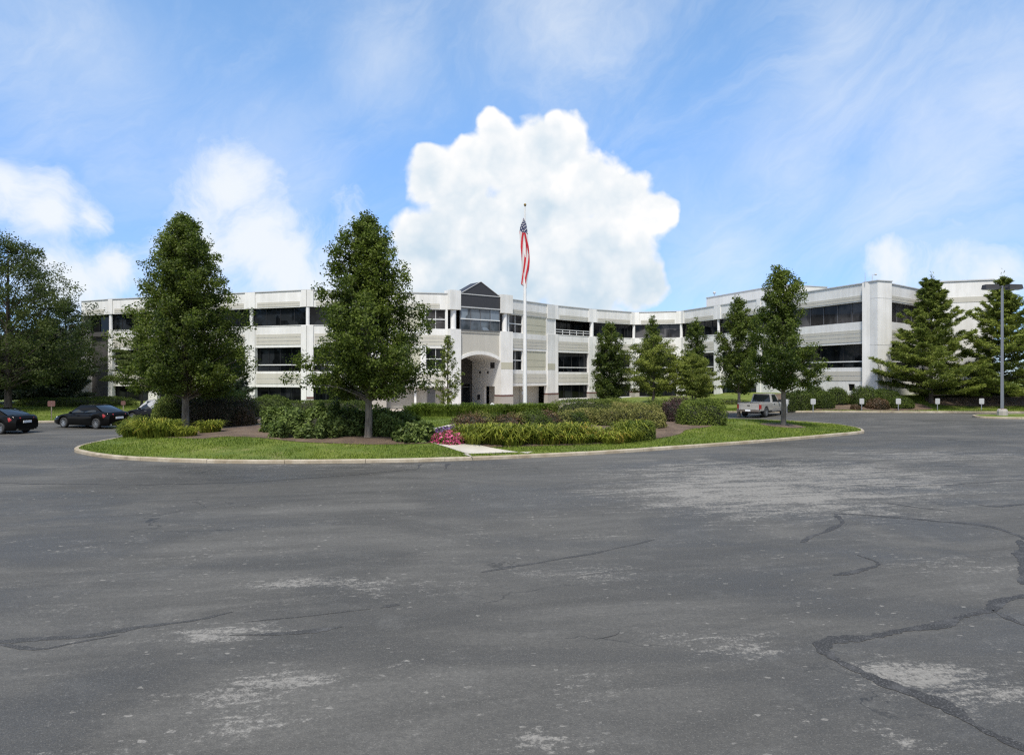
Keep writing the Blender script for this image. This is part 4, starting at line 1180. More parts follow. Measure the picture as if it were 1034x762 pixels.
# bushes on the right bank
for px, d, rx, h, m, lab in ((809, 57.6, 1.1, 1.75, 'yew', 'dark round bush nearest the pickup on the bank'), (823, 59.8, .95, 1.5, 'yew', 'dark bush half hidden behind the first two round bushes'), (831, 57.6, .9, 1.5, 'yew', 'dark round bush behind the second parking sign'), (845, 59.0, .95, 1.5, 'yew', 'dark flat topped bush by the small square window'),
                              (874, 58.4, 1.25, 1.7, 'yew', 'large dark round bush at the foot of the building corner'), (893, 58.8, 1.25, 1.4, 'yew', 'dark spreading bush right of the building corner'), (886, 57.2, .9, .95, 'redbrown', 'russet low bush before the dark bush at the corner'), (864, 56.6, .4, .5, 'redbrown', 'tiny russet plant on the mulch bank'), (908, 57.6, 1.1, 1.0, 'yew', 'low dark bush left of the first pine')):
    x, y = at(px, d); shrub('bank_bush', lab, 'bush', x, y, RZ(x, y) - .05, rx, rx * .9, h, int(4200 * max(rx, .35)), .12, m, 'round', bumps=.10, group='bushes on the mulch bank' if m == 'yew' else None)
for px, d, rx in ((958, 62.0, 2.6), (1004, 62.2, 2.6)):
    x, y = at(px, d); shrub('bank_hedge', 'low dark hedge at the wall foot behind the %s' % ('left pine' if px < 980 else 'street lamp pine'), 'hedge', x, y, RZ(x, y) - .05, rx, .8, 1.1, 6000, .13, 'yew', 'box', bumps=.1)
x, y = at(797, 57.0); shrub('bank_bush', 'narrow upright dark bush just right of the pickup', 'bush', x, y, RZ(x, y) - .05, .6, .6, 1.7, 2200, .12, 'yew', 'round', bumps=.1)
x, y = at(728, 66.0); shrub('ground_ivy', 'low green strip along the wall foot left of the pickup', 'hedge', x, y, float(right_z(x, y)) - .05, 3.0, .8, .55, 4500, .13, 'hedge', 'box', bumps=.2)
# low hedge on the left lawn
x, y = at(64, 62.5); shrub('low_hedge', 'low dark hedge under the evergreens on the left lawn', 'hedge', x, y, .4, 4.6, 1.1, .85, 8000, .14, 'yew', 'box', R(-12), bumps=.2)
x, y = at(104, 64.5); shrub('low_hedge', 'low dark hedge at the foot of the dark grey wall', 'hedge', x, y, .4, 3.2, 1.0, .8, 6000, .14, 'yew', 'box', R(-12), bumps=.2)

# turf blades near the kerb, on the island and on the banks
def turf(name, poly_list, n, zf, h=.075, avoid=(), bbox=None):
    x0, x1, y0, y1 = bbox; X = RNG.uniform(x0, x1, n); Y = RNG.uniform(y0, y1, n)
    k = inside(poly_list, X, Y)
    for a in avoid: k &= ~inside(a, X, Y)
    X, Y = X[k], Y[k]
    # thinner where the turf is worn
    dn = np.sin(X * 1.1 + 2) * np.cos(Y * 1.7) + np.sin(X * .37 - Y * .6)
    k = RNG.random(len(X)) < np.clip(.6 + .35 * dn + .25 * np.sin(X * 3.1 + Y) * np.sin(Y * 2.7 - X * .8), .12, 1); X, Y = X[k], Y[k]
    B = np.stack([X, Y, zf(X, Y) - .01], 1)
    az = RNG.uniform(0, 6.283, len(B)); d = np.stack([np.cos(az), np.sin(az), 0 * az], 1); s = np.stack([-np.sin(az), np.cos(az), 0 * az], 1)
    H = (h * RNG.uniform(.5, 1.35, len(B)))[:, None]; top = B + np.array((0, 0, 1.)) * H + d * H * .6
    V = np.stack([B - s * .011, B + s * .011, top + s * .003, top - s * .003], 1)
    t = np.clip(.45 + .2 * np.sin(X * .9 + Y * .5) + .16 * np.sin(X * 2.3 - Y * 1.9) * np.sin(X * .7 + Y * 3.1) + RNG.normal(0, .22, len(B)), 0, 1)
    props(link(name, quads_mesh(name, V, t, [M['turf']])), kind='stuff')
bl = catmull([Vector(q) for q in BED_L], 6); bc = catmull([Vector(q) for q in BED_C], 6)
turf('lawn_grass', ISL_IN, 420000, isl_z, .075, (*BEDS[:3], WALK), (-20, 21, 25.5, 50))
turf('bank_grass', offset_poly(KRs, .165, False) + [Vector((90, 60)), Vector((17, 64))], 90000, right_z, .10, BEDS[3:], (17, 45, 54.5, 62))
turf('left_grass', offset_poly(KLs, .165, False) + [Vector((-18, 66)), Vector((-60, 66))], 90000, left_z, .10, (), (-48, -18, 46, 64))

# ------------------------------------------------------------------ street furniture
def fence_free_sign(name, label, x, y, z, rz, plate, pm='steel', h=1.02, w=.38, hh=.45, group=None):
    t = thing(name, label, 'sign', (x, y, z), rz, group)
    mb = MB(); mb.box(-.03, .03, -.02, .02, -.2, h - .02); mb.build('post', M[pm], t)
    mb = MB(); b = .05
    mb.add([(-w / 2 + b, -.035, h - hh), (w / 2 - b, -.035, h - hh), (w / 2, -.035, h - hh + b), (w / 2, -.035, h - b), (w / 2 - b, -.035, h), (-w / 2 + b, -.035, h), (-w / 2, -.035, h - b), (-w / 2, -.035, h - hh + b),
            (-w / 2 + b, -.023, h - hh), (w / 2 - b, -.023, h - hh), (w / 2, -.023, h - hh + b), (w / 2, -.023, h - b), (w / 2 - b, -.023, h), (-w / 2 + b, -.023, h), (-w / 2, -.023, h - b), (-w / 2, -.023, h - hh + b)],
           [tuple(range(8)), tuple(range(15, 7, -1))] + [(k, (k + 1) % 8, 8 + (k + 1) % 8, 8 + k) for k in range(8)])
    mb.build('sign_plate', M[plate], t)
    mb = MB()
    for z_ in (h - .08, h - hh + .08): mb.lathe([(.001, -.043), (.014, -.042), (.014, -.034)], (0, 0, z_), 8, axis='y')
    mb.build('bolt', M['steel'], t)
    return t
for px, d, lab in ((794.5, 56.5, 'small white parking sign just right of the pickup and tree trunk'), (821, 56.1, 'small white parking sign between two dark round bushes'), (870, 55.7, 'small white parking sign on the brown mulch bank'), (907, 55.7, 'small white parking sign left of the first pine trunk'), (946.5, 55.7, 'small white parking sign under the big corner pine'), (991, 55.7, 'small white parking sign nearest the street lamp')):
    x, y = at(px, d); fence_free_sign('parking_sign', lab, x, y, RZ(x, y) - .02, R(random.uniform(-8, 10)), 'sign_white', group='white signs along the right kerb', w=.40, hh=.46)
x, y = at(52, 48.9); fence_free_sign('parking_sign', 'brownish red parking sign on the left lawn before the black sedan', x, y, LZ(x, y), R(20), 'sign_red', 'bark', 1.35, .46, .40)
x, y = at(124.5, 53.6); fence_free_sign('parking_sign', 'small red sign showing above the back of the black sedan', x, y, LZ(x, y), R(20), 'sign_red', 'bark', 1.05, .32, .32)

# lamp with two heads on a stone footed base
x, y = at(1012, 49.3)
t = thing('street_lamp', 'tall grey street lamp with two flat heads on a stone base', 'street lamp', (x, y, float(pen_z(x, y))))
mb = MB(); 
mb.lathe([(.34, -.1), (.34, .30), (.30, .42), (.22, .46), (0, .46)], n=9, smooth=False); mb.build('stone_base', M['stone'], t)
mb = MB(); mb.box(-.17, .17, -.17, .17, .44, .50); mb.build('base_plate', M['brown'], t)
mb = MB(); mb.tube([(0, 0, .46), (0, 0, 9.35)], [.125, .095], 4, smooth=False); mb.build('pole', M['lamp_grey'], t)
for s in (-1, 1):
    mb = MB(); mb.box(s * .05 if s > 0 else -.38, .38 if s > 0 else -.05, -.05, .05, 9.20, 9.32); mb.build('arm', M['lamp_dark'], t)
    mb = MB(); a, b = (.36, 1.36)
    q = [(a, -.26, 9.08), (b, -.26, 9.10), (b, .26, 9.10), (a, .26, 9.08), (a + .04, -.24, 9.44), (b - .06, -.22, 9.42), (b - .06, .22, 9.42), (a + .04, .24, 9.44)]
    mb.box8([(s * u, v, w) for u, v, w in q]); hd = mb.build('lamp_head', M['lamp_dark'], t)
    mb = MB(); mb.box(min(s * .45, s * 1.28), max(s * .45, s * 1.28), -.21, .21, 9.06, 9.10); mb.build('lens', M['lens'], hd)

# white bollard lights before the entrance
for px, d, lab in ((428, 62.8, 'white bollard light left of the entrance, beside the siding wall'), (497, 61.6, 'white bollard light in front of the entrance arch')):
    x, y = at(px, d); t = thing('bollard_light', lab, 'bollard light', (x, y, float(g(x, y)) + .06), 0, 'white bollard lights by the entrance')
    mb = MB(); mb.lathe([(.21, 0), (.21, .05), (.17, .07), (.155, .62), (.0, .62)], n=16); mb.build('post', M['pole_white'], t)
    mb = MB(); mb.lathe([(.10, .62), (.10, .78)], n=12); mb.build('lamp_glass', M['charcoal'], t)
    mb = MB(); mb.lathe([(.0, .99), (.10, .97), (.19, .89), (.21, .80), (.21, .77), (.0, .77)], n=16); mb.build('cap', M['pole_white'], t)

# flagpole and limp flag
x, y = at(530.2, 49.0); fz = IZ(x, y); FPH = 15.0
t = thing('flagpole', 'tall tapered white flagpole rising from the planting bed', 'flagpole', (x, y, fz))
mb = MB(); mb.tube([(0, 0, -.1), (0, 0, 4), (0, 0, 10), (0, 0, FPH)], [.145, .135, .085, .045], 14); mb.build('pole', M['pole_white'], t)
mb = MB(); mb.lathe([(.30, -.05), (.30, .04), (.18, .10), (.15, .16)], n=16); mb.build('base_collar', M['pole_white'], t)
mb = MB(); mb.lathe([(.0, .16), (.07, .13), (.10, .05), (.07, -.03), (.03, -.05), (.03, -.1)], (0, 0, FPH + .1), 14); mb.build('gold_ball', M['gold'], t)
mb = MB(); mb.tube([(-.17, -.05, 1.9), (-.12, -.05, 6), (-.07, -.05, FPH - .1)], .012, 5); mb.build('halyard', M['pole_white'], t)
mb = MB(); mb.box(-.24, -.12, -.04, .04, 1.55, 1.75); mb.build('cleat', M['steel'], t)
FLY, HO, NU, NV = 4.5, 2.55, 90, 104
def flagpt(u, v):
    """hanging cloth: the fly end has dropped and gathered into folds beside the pole"""
    q = v * 3 + 1.3 * u; lay = math.floor(q); f = q - lay
    tri = f if lay % 2 == 0 else 1 - f
    wd = .60 * (.30 + .70 * min(1, u * 2.6)) * (1 - .3 * max(0, (u - .75) / .25))
    z = -4.7 * u ** 1.8 - .30 * tri - .05 * v
    return ((tri - .5) * wd - .03 + .07 * math.sin(z * 1.5), -.10 - .04 * math.sin(tri * 5 + z * 2) + lay * .05 - .03 * tri, z)
rows = [[flagpt(i / NU, j / NV) for i in range(NU + 1)] for j in range(NV + 1)]
mb = MB(); vs = [q for r in rows for q in r]; fs = []
mb.add(vs, [])
for j in range(NV):
    for i in range(NU):
        u_, v_ = (i + .5) / NU, (j + .5) / NV
        mi = 0 if int(v_ * 13) % 2 == 0 else 1
        if u_ < .4 and v_ < 7 / 13:
            gx, gy = u_ / .4, v_ / (7 / 13)
            rr = int(gy * 9 * .9999); cc = gx * 6 - (.5 if rr % 2 else 0)
            mi = 1 if (abs((cc % 1) - .5) < .2 and abs((gy * 9 % 1) - .5) < .32) else 2
        mb.f.append([j * (NU + 1) + i, j * (NU + 1) + i + 1, (j + 1) * (NU + 1) + i + 1, (j + 1) * (NU + 1) + i]); mb.m.append(mi); mb.sm.append(True)
fl = mb.build('flag', [M['flag_red'], M['flag_white'], M['flag_blue']], None, (x, y, fz + FPH - .80))
props(fl, 'limp stars and stripes flag in red, white and blue folded against the flagpole', 'flag')

# ------------------------------------------------------------------ vehicles
def lerp_tab(x, tab): return float(np.interp(x, [a for a, _ in tab], [b for _, b in tab]))

def wheel(t, x, y, r, w, side):
    mb = MB(); o = side * w / 2
    mb.lathe([(r * .62, -w / 2), (r * .93, -w / 2), (r, -w * .36), (r, w * .36), (r * .93, w / 2), (r * .62, w / 2), (r * .60, 0), (r * .62, -w / 2)], n=28, axis='y')
    wh = mb.build('wheel', M['tyre'], t, (x, y, r))
    mb = MB(); s = side
    mb.lathe([(r * .63, s * w * .5), (r * .60, s * w * .44), (r * .55, s * w * .30), (r * .18, s * w * .34), (r * .15, s * w * .40), (0, s * w * .40)], n=28, axis='y', mi=1)
    for k in range(10):
        a = k * 6.2832 / 10; ca, sa = math.cos(a), math.sin(a); q = r * .035
        p = [(ca * r * .12 - sa * q * e, s * w * .43 * 1, sa * r * .12 + ca * q * e) for e in (-1.3, 1.3)] + [(ca * r * .60 - sa * q * e, s * w * .47, sa * r * .60 + ca * q * e) for e in (1.8, -1.8)]
        mb.add(p, [(0, 1, 2, 3)], 0)
    mb.lathe([(r * .64, s * w * .50), (r * .59, s * w * .49)], n=28, axis='y', mi=0)
    mb.lathe([(r * .15, s * w * .45), (0, s * w * .46)], n=12, axis='y', mi=0)
    mb.build('rim', [M['rim'], M['black_trim']], wh)

def car(name, label, x, y, z, heading, paint, L=4.75, W=.90, belt=None, cab=None, zr=1.44, wb=(-1.42, 1.36), wr=.33, suv=False, roof_glint=None):
    t = thing(name, label, 'car', (x, y, z), heading, 'cars parked along the left lawn')
    belt = belt or [(-L / 2, .84), (-L / 2 + .06, .98), (-L / 2 + .22, 1.05), (-1.6, 1.06), (-.6, .98), (.9, .96), (1.15, .92), (1.75, .82), (2.1, .72), (L / 2 - .06, .62), (L / 2, .56)]
    xw, xwt, xrt, xr = cab or (1.05, .20, -.95, -1.80)
    N = 70; rows = []
    sec = [(.90, 0), (.975, .10), (1.0, .34), (1.0, .55), (.985, .72), (.95, .88), (.885, .97), (.70, 1.0), (.35, 1.02), (0, 1.025)]
    for i in range(N + 1):
        xx = -L / 2 + L * i / N
        zt = lerp_tab(xx, belt); e = max(0, (abs(xx) - (L / 2 - .75)) / .75)
        Wx = W * (1 - .20 * e ** 2.4); zl = .20 + .10 * e ** 3
        ar = wr + .055
        for wx in wb:
            d = abs(xx - wx)
            if d < ar: zl = max(zl, wr + math.sqrt(ar * ar - d * d) * .99)
        half = [(Wx * w_, zl + (zt - zl) * f) for w_, f in sec]
        rows.append([(xx, yy, zz) for yy, zz in half] + [(xx, -yy, zz) for yy, zz in reversed(half[:-1])])
    mb = MB(); mb.grid(rows)
    for r in (rows[0], rows[-1]): mb.add(r, [tuple(range(len(r)))])
    mb.build('body', M[paint], t)
    mb = MB(); mb.box(-L / 2 + .25, L / 2 - .25, -W + .22, W - .22, .18, .62); mb.build('underbody', M['black_trim'], t)
    yb, yt = W * .86, W * .64
    zb = lambda q: lerp_tab(q, belt) - .01
    def patch(p00, p10, p11, p01, bul=(0, 0, 0), n=8):
        rr = []
        for i in range(n + 1):
            a = i / n; rr.append([])
            for j in range(n + 1):
                b = j / n
                q = (Vector(p00) * (1 - a) + Vector(p10) * a) * (1 - b) + (Vector(p01) * (1 - a) + Vector(p11) * a) * b
                rr[-1].append(tuple(q + Vector(bul) * (4 * a * (1 - a)) * (.4 + 2.4 * b * (1 - b))))
        return rr
    mb = MB()
    mb.grid(patch((xwt, yt, zr), (xwt, -yt, zr), (xrt, -yt, zr), (xrt, yt, zr), (0, 0, .05)))
    for s in (1, -1):
        mb.grid(patch((xw, s * yb, zb(xw)), (xwt, s * yt, zr), (xrt, s * yt, zr), (xr, s * yb, zb(xr)), (0, s * .03, 0)))
    mb.build('roof', M[roof_glint or paint], t)
    mb = MB(); mb.grid(patch((xw + .02, -yb * .95, zb(xw) + .01), (xw + .02, yb * .95, zb(xw) + .01), (xwt + .03, yt * .93, zr - .03), (xwt + .03, -yt * .93, zr - .03), (.10, 0, .02))); mb.build('windscreen', M['car_glass'], t)
    mb = MB(); mb.grid(patch((xr - .02, -yb * .92, zb(xr) + .02), (xr - .02, yb * .92, zb(xr) + .02), (xrt - .03, yt * .92, zr - .03), (xrt - .03, -yt * .92, zr - .03), (-.07, 0, .03))); mb.build('rear_window', M['car_glass'], t)
    for s in (1, -1):
        def sp(xx, f):   # point on the cabin side, a little proud
            lo_, hi_ = Vector((xx, s * (yb + .012), zb(xx) + .02)), Vector((xx * 1.0, s * (yt + .022), zr - .05))
            q = lo_ * (1 - f) + hi_ * f; q.y += s * .03 * 4 * f * (1 - f) * .6; return q
        segs = [(xw - .28, xwt - .02, -.28, -.30), (-.36, -.38, xr + .42, xrt - .04)]
        for (b0, t0, b1, t1) in segs:
            p = [sp(b0, .0), sp(b1, .0), sp(t1, 1.0), sp(t0, 1.0)]
            mb = MB(); mb.grid(patch(p[0], p[1], p[2], p[3], (0, s * .012, 0))); mb.build('side_window', M['car_glass'], t)
        mb = MB(); mb.lathe([(0, -.10), (.06, -.09), (.075, 0), (.06, .06), (0, .07)], (xw - .42, s * (W + .06), zb(xw) + .06), 10, axis='y'); mb.build('mirror', M[paint], t)
        for hx in (.05, -1.0):
            mb = MB(); mb.box(hx - .10, hx + .10, min(s * (W - .012), s * (W + .02)), max(s * (W - .012), s * (W + .02)), .80, .835); mb.build('door_handle', M['chrome' if suv else paint], t)
        zr_ = lerp_tab(-L / 2 + .1, belt)
        mb = MB(); q = patch((-L / 2 + .015, s * W * .44, zr_ - .06), (-L / 2 + .40, s * W * .965, zr_ - .08), (-L / 2 + .34, s * W * .975, zr_ - .30), (-L / 2 - .005, s * W * .46, zr_ - .27), (-.09, s * .07, 0)); mb.grid(q); mb.build('taillight', M['red_lens'], t)
        zf = lerp_tab(L / 2 - .3, belt)
        mb = MB(); q = patch((L / 2 - .02, s * W * .42, zf - .06), (L / 2 - .48, s * W * .955, zf + .03), (L / 2 - .44, s * W * .965, zf - .13), (L / 2 + .005, s * W * .45, zf - .18), (.10, s * .06, 0)); mb.grid(q); mb.build('headlight', M['clear_lens'], t)
        for wx in wb: wheel(t, wx, s * (W - .115), wr, .20, s)
    mb = MB(); mb.box(-L / 2 - .03, -L / 2 + .02, -.26, .26, .62 if not suv else .75, .75 if not suv else .88); mb.build('licence_plate', M['plate'], t)
    mb = MB(); mb.tube([(-L / 2 + .06, -.6, .26), (-L / 2 - .02, -.6, .27)], .04, 8); mb.tube([(-L / 2 + .06, .6, .26), (-L / 2 - .02, .6, .27)], .04, 8); mb.build('exhaust', M['chrome'], t)
    return t
def place(rx, ry, th, wx, side):
    """car origin from a rear near-side wheel contact at rx, ry; th: heading angle above -x"""
    h = Vector((-math.cos(th), math.sin(th))); l = Vector((-h.y, h.x))
    o = Vector((rx, ry)) - h * wx - l * side; return o.x, o.y, math.pi - th
x, y, a = place(-25.65, 42.15, R(20), -1.42, .79)
car('black_sedan', 'black sedan parked nose to the left lawn, seen from its rear corner', x, y, 0, a, 'black_paint')
x, y, a = place(-28.75, 38.35, R(11), -1.42, .79)
car('black_sedan', 'black sedan nearest the camera with only its tail in view', x, y, 0, a, 'black_paint', zr=1.42)
x, y, a = place(-24.2, 47.3, R(20), -1.42, .8)
car('dark_suv', 'dark car with a highlight painted over its roof, half hidden behind the hedge and daylilies', x, y, 0, a, 'navy_paint', zr=1.56, suv=True, cab=(1.0, .25, -1.5, -2.05), roof_glint='silver_paint')  # silver roof colour stands in for the highlight on dark paint

def pickup(x, y, z, heading):
    t = thing('pickup_truck', 'silver pickup truck seen from behind, parked at the far kerb', 'pickup truck', (x, y, z), heading)
    L, W, wr = 5.3, .93, .37; wb = (-1.55, 1.75); xc = -.42   # bed behind xc
    def lower(x0, x1, top, N, cap=True):
        rows = []
        for i in range(N + 1):
            xx = x0 + (x1 - x0) * i / N; zt = lerp_tab(xx, top); e = max(0, (xx - (L / 2 - .7)) / .7)
            Wx = W * (1 - .18 * e ** 2.2); zl = .40
            for wx in wb:
                d = abs(xx - wx); ar = wr + .08
                if d < ar: zl = max(zl, wr + math.sqrt(ar * ar - d * d))
            sec = [(.96, 0), (1.0, .15), (1.0, .62), (.985, .85), (.95, .96), (.88, 1.0), (.4, 1.012), (0, 1.015)]
            hf = [(Wx * a, zl + (zt - zl) * b) for a, b in sec]
            rows.append([(xx, p, q) for p, q in hf] + [(xx, -p, q) for p, q in reversed(hf[:-1])])
        mb = MB(); mb.grid(rows)
        mb.add(rows[0], [tuple(range(len(rows[0])))]); mb.add(rows[-1], [tuple(range(len(rows[-1])))])
        return mb
    lower(xc, L / 2, [(xc, 1.10), (.95, 1.10), (1.2, 1.08), (2.3, .98), (2.55, .9), (L / 2, .78)], 44).build('body', M['silver_paint'], t)
    # open bed: two sides, floor, front wall
    for s in (1, -1):
        rows = []
        for i in range(31):
            xx = -L / 2 + .07 + (xc - .04 + L / 2 - .07) * i / 30; zl = .48
            d = abs(xx - wb[0]); ar = wr + .09
            if d < ar: zl = max(zl, wr + math.sqrt(ar * ar - d * d))
            rows.append([(xx, s * W * .97, zl), (xx, s * W, zl + .06), (xx, s * W, 1.0), (xx, s * (W - .03), 1.10), (xx, s * (W - .10), 1.11), (xx, s * (W - .12), 1.0), (xx, s * (W - .12), .75)])
        mb = MB(); mb.grid(rows, smooth=False)
        for r in (rows[0], rows[-1]): mb.add(r, [tuple(range(7))])
        mb.build('bed_side', M['silver_paint'], t)
        mb = MB(); q0 = -L / 2 + .065
        mb.box(q0 - .02, q0 + .10, min(s * (W - .13), s * (W + .012)), max(s * (W - .13), s * (W + .012)), .66, .98); mb.build('taillight', M['red_lens'], t)
    mb = MB(); mb.box(-L / 2 + .1, xc - .05, -W + .12, W - .12, .70, .75); mb.build('bed_floor', M['black_trim'], t)
    mb = MB(); mb.box(-L / 2 + .02, -L / 2 + .09, -W + .14, W - .14, .56, 1.08); mb.box(-L / 2 + .0, -L / 2 + .02, -W + .22, W - .22, .64, .98); tg = mb.build('tailgate', M['silver_paint'], t)
    mb = MB(); mb.box(-L / 2 - .02, -L / 2 + .0, -.10, .10, .86, .94); mb.build('handle', M['black_trim'], tg)
    mb = MB(); mb.box(-L / 2 - .14, -L / 2 + .03, -W + .02, W - .02, .44, .60); mb.build('rear_bumper', M['chrome'], t)
    mb = MB(); mb.box(-L / 2 - .155, -L / 2 - .14, -.2, .2, .47, .59); mb.build('licence_plate', M['plate'], t)
    mb = MB(); mb.box(-L / 2 + .2, L / 2 - .3, -.62, .62, .30, .56); mb.build('chassis', M['black_trim'], t)
    # cab
    zb_, zr = 1.09, 1.74; yb, yt = .86, .70; xw, xwt, xrt, xr = 1.05, .48, -.30, -.42
    mb = MB()
    mb.grid([[(xx, yy, zr + .04 * (1 - (yy / yt) ** 2)) for yy in np.linspace(-yt, yt, 9)] for xx in np.linspace(xrt, xwt, 7)])
    for s in (1, -1): mb.add([(xw, s * yb, zb_), (xwt, s * yt, zr), (xrt, s * yt, zr), (xr, s * yb, zb_)], [(0, 1, 2, 3)])
    mb.add([(xr, -yb, zb_), (xr, yb, zb_), (xrt, yt, zr), (xrt, -yt, zr)], [(0, 1, 2, 3)]); mb.add([(xw, -yb, zb_), (xw, yb, zb_), (xwt, yt, zr), (xwt, -yt, zr)], [(0, 1, 2, 3)])
    mb.build('cab', M['silver_paint'], t)
    def inset(p, k, out):
        c = sum((Vector(q) for q in p), Vector()) / 4; return [tuple(c + (Vector(q) - c) * k + Vector(out)) for q in p]
    mb = MB(); mb.add(inset([(xr, -yb, zb_), (xr, yb, zb_), (xrt, yt, zr), (xrt, -yt, zr)], .86, (-.015, 0, 0)), [(0, 1, 2, 3)]); mb.build('rear_window', M['car_glass'], t)
    mb = MB(); mb.add(inset([(xw, -yb, zb_), (xw, yb, zb_), (xwt, yt, zr), (xwt, -yt, zr)], .88, (.015, 0, .01)), [(0, 1, 2, 3)]); mb.build('windscreen', M['car_glass'], t)
    for s in (1, -1):
        mb = MB(); mb.add(inset([(xw - .22, s * yb, zb_), (xwt - .02, s * yt, zr), (xrt + .04, s * yt, zr), (xr + .10, s * yb, zb_)], .84, (0, s * .015, 0)), [(0, 1, 2, 3)]); mb.build('side_window', M['car_glass'], t)
        mb = MB(); mb.box(.62, .78, min(s * .90, s * 1.12), max(s * .90, s * 1.12), 1.10, 1.30); mb.build('mirror', M['black_trim'], t)
        mb = MB(); mb.box(-.22, -.05, min(s * .92, s * .955), max(s * .92, s * .955), .98, 1.02); mb.build('door_handle', M['black_trim'], t)
        mb = MB(); mb.box(2.2, 2.62, min(s * .45, s * .84), max(s * .45, s * .84), .72, .86); mb.build('headlight', M['clear_lens'], t)
        for wx in wb: wheel(t, wx, s * (W - .13), wr, .24, s)
th = R(46); hv = Vector((math.cos(th), math.sin(th))); rv = Vector((hv.y, -hv.x))
q = Vector(at(772.5, 52.2)) + hv * 1.55 - rv * .80
pickup(q.x, q.y, float(g(q.x, q.y)), th)

# ------------------------------------------------------------------ sky, sun, camera
SUN = Vector((-.16, -.74, 1.25)).normalized()
w = bpy.data.worlds.new('World'); sc.world = w; w.use_nodes = True
w.cycles.sampling_method = 'MANUAL'; w.cycles.sample_map_resolution = 2048
t = NT(w)
sky = t.n('ShaderNodeTexSky', sky_type='NISHITA', sun_disc=False)
sky.sun_elevation = math.asin(SUN.z); sky.sun_rotation = math.atan2(SUN.x, SUN.y)
sky.altitude = 200; sky.air_density = 1.0; sky.dust_density = 0.2; sky.ozone_density = 1.0
dirv = t.n('ShaderNodeTexCoord').outputs['Generated']
def vadd(a, b):
    nd = t.n('ShaderNodeVectorMath', operation='ADD'); t.set(nd, 0, a); t.set(nd, 1, b); return nd.outputs[0]
wob = t.noise(dirv, 7, 4, .6, out='Color')
wob2 = t.n('ShaderNodeVectorMath', operation='MULTIPLY_ADD'); t.set(wob2, 0, wob); wob2.inputs[1].default_value = (.09, .09, .09); wob2.inputs[2].default_value = (-.045, -.045, -.045)
dw = vadd(dirv, wob2.outputs[0])
def blobs(lst, vec, k=.25):
    acc = None
    for px, py, r in lst:
        c = Vector(((px - CX) / FPX, 1, (HY - py) / FPX)); q = 1 / c.length; c.normalize()
        nd = t.n('ShaderNodeVectorMath', operation='DISTANCE'); t.set(nd, 0, vec); nd.inputs[1].default_value = c
        v = t.math('SUBTRACT', 1.0, t.math('DIVIDE', nd.outputs['Value'], r / FPX * q ** 1.4))
        acc = v if acc is None else t.math('SMOOTH_MAX', acc, v, k)
    return acc
CUM = [(562, 150, 46), (545, 150, 42), (505, 160, 44), (478, 165, 36), (436, 178, 38), (462, 190, 44), (596, 186, 46), (632, 205, 44), (662, 216, 30), (470, 230, 60), (545, 215, 78), (620, 252, 58), (432, 246, 46), (510, 280, 70), (590, 285, 52), (430, 158, 20), (560, 126, 18), (580, 138, 18), (500, 132, 22), (648, 285, 34), (455, 290, 60)]
wob4 = t.n('ShaderNodeVectorMath', operation='MULTIPLY_ADD'); t.set(wob4, 0, wob); wob4.inputs[1].default_value = (.035, .035, .035); wob4.inputs[2].default_value = (-.0175, -.0175, -.0175)
dw4 = vadd(dirv, wob4.outputs[0])
SOFT = [(42, 212, 50), (8, 192, 44), (88, 218, 26), (70, 290, 60), (120, 268, 42), (255, 240, 70), (290, 265, 70), (190, 300, 70), (330, 285, 80), (235, 190, 60), (205, 250, 60), (960, 262, 62), (1015, 275, 62), (910, 268, 40), (600, 312, 40), (400, 300, 60)]
WISP = [(850, 30, 80), (835, 100, 90), (800, 180, 100), (960, 160, 150), (900, 210, 120), (1010, 100, 110), (560, 20, 150), (100, 70, 150), (730, 250, 90), (270, 160, 110), (390, 60, 90)]
bil = t.noise(dirv, 16, 8, .58); bil2 = t.noise(dirv, 5.5, 6, .6)
def puff(scale):
    v = t.n('ShaderNodeTexVoronoi', feature='SMOOTH_F1', i={'Vector': vadd(dirv, wob3.outputs[0]), 'Scale': scale, 'Smoothness': .35})
    return t.math('SUBTRACT', .5, v.outputs['Distance'])
wob3 = t.n('ShaderNodeVectorMath', operation='MULTIPLY_ADD'); t.set(wob3, 0, t.noise(dirv, 14, 5, .6, out='Color')); wob3.inputs[1].default_value = (.05, .05, .05); wob3.inputs[2].default_value = (-.025, -.025, -.025)
pf = t.math('ADD', t.math('MULTIPLY', puff(15), .5), t.math('ADD', t.math('MULTIPLY', puff(34), .32), t.math('MULTIPLY', puff(75), .18)))
dc = t.math('ADD', blobs(CUM, dw4, .2), t.math('ADD', t.math('MULTIPLY', t.math('SUBTRACT', bil, .5), .42), t.math('MULTIPLY', pf, .50)))
mc = t.smooth(dc, .09, .36)
ds = t.math('ADD', blobs(SOFT, dw, .35), t.math('ADD', t.math('MULTIPLY', t.math('SUBTRACT', t.noise(dw, 8, 10, .68, .6), .5), 2.0), t.math('MULTIPLY', pf, .3)))
ms = t.smooth(ds, -.25, .95, 0, .97)
strk = t.noise(t.scale(t.n('ShaderNodeVectorRotate', rotation_type='Y_AXIS', i={'Vector': vadd(dirv, wob2.outputs[0]), 'Angle': R(35)}).outputs[0], 2.4, 3.0, 7.5), 1.0, 10, .66, .7)
dwi = t.math('ADD', blobs(WISP, dirv, .5), t.math('MULTIPLY', t.math('SUBTRACT', strk, .5), 1.6))
mw = t.smooth(dwi, -.3, 1.5, 0, .46)
veil = t.smooth(strk, .34, .75, .05, .22)
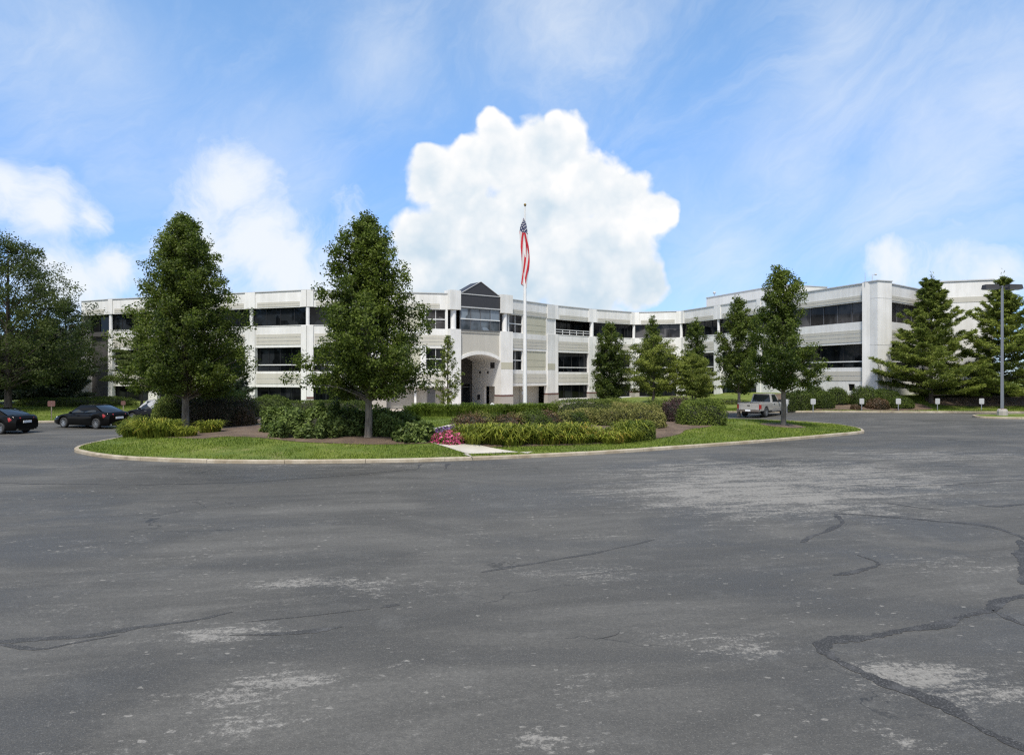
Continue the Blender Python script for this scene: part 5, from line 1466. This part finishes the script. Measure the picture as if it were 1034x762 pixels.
# unseen broken cloud behind and above the camera, added as soft fill light
sepd = t.n('ShaderNodeSeparateXYZ', i={'Vector': dirv}).outputs
behind = t.smooth(sepd[1], .1, -.25)
mb_ = t.math('MULTIPLY', t.smooth(bil2, .40, .58), t.math('MULTIPLY', behind, .95))
low = t.math('MULTIPLY', t.smooth(sepd[2], .30, .0, 0, .5), behind)
m_all = t.math('MAXIMUM', t.math('MAXIMUM', mc, ms), t.math('MAXIMUM', t.math('ADD', mw, veil), t.math('MAXIMUM', mb_, t.math('MULTIPLY', low, t.smooth(bil2, .3, .7)))), clamp=True)
# relief inside the cumulus
off2 = t.noise(vadd(dirv, (.03, .0, .07)), 5.5, 6, .6)
rel2 = t.math('SUBTRACT', off2, bil2)
lit = t.math('ADD', .60, t.math('SUBTRACT', t.math('MULTIPLY', pf, 1.5), t.math('MULTIPLY', rel2, 1.6)))
lit = t.math('ADD', lit, t.smooth(dc, .15, 1.0, .25, -.12))
lit = t.math('ADD', lit, t.smooth(sepd[2], .10, .27, -.55, .12), clamp=True)
ccol = t.mix(lit, (.60, .73, .84), (1.0, 1.0, 1.0))
ccol = t.mix(mc, t.mix(behind, (.88, .93, .98), (1.0, .97, .93)), ccol)  # unseen rear cloud gets a warm white for the fill light
b1 = t.n('ShaderNodeBackground'); t.set(b1, 'Color', t.mix(t.smooth(sepd[2], .50, .02), t.mix(1.0, sky.outputs[0], (.74, .98, 1.10), 'MULTIPLY'), t.mix(1.0, sky.outputs[0], (.36, .49, .80), 'MULTIPLY'))); b1.inputs['Strength'].default_value = .125
b2 = t.n('ShaderNodeBackground'); t.set(b2, 'Color', ccol); b2.inputs['Strength'].default_value = .575
mx = t.n('ShaderNodeMixShader'); t.set(mx, 0, m_all); t.t.links.new(b1.outputs[0], mx.inputs[1]); t.t.links.new(b2.outputs[0], mx.inputs[2])
t.t.links.new(mx.outputs[0], t.n('ShaderNodeOutputWorld').inputs[0])

ld = bpy.data.lights.new('sun', 'SUN'); ld.energy = 3.1; ld.angle = R(9); ld.color = (1, .955, .88)
so = bpy.data.objects.new('sun', ld); COL.objects.link(so); so.location = (0, 0, 60)
so.rotation_euler = SUN.to_track_quat('Z', 'Y').to_euler()

cd = bpy.data.cameras.new('camera'); cd.sensor_width = 36; cd.lens = FPX * 36 / 1034; cd.shift_y = -2 / 1034
cd.clip_start = .1; cd.clip_end = 8000
co = bpy.data.objects.new('camera', cd); COL.objects.link(co); co.location = (0, 0, CAM_H); co.rotation_euler = (R(90), 0, 0)
sc.camera = co
sc.view_settings.view_transform = 'Standard'; sc.view_settings.look = 'None'; sc.view_settings.gamma = 1
sc.view_settings.exposure = 0.82
sc.view_settings.use_curve_mapping = False
sc.cycles.use_denoising = False; sc.cycles.use_adaptive_sampling = False; sc.cycles.filter_width = 1.3; sc.cycles.sample_clamp_indirect = 1.5
sc.cycles.max_bounces = 6; sc.cycles.transparent_max_bounces = 4
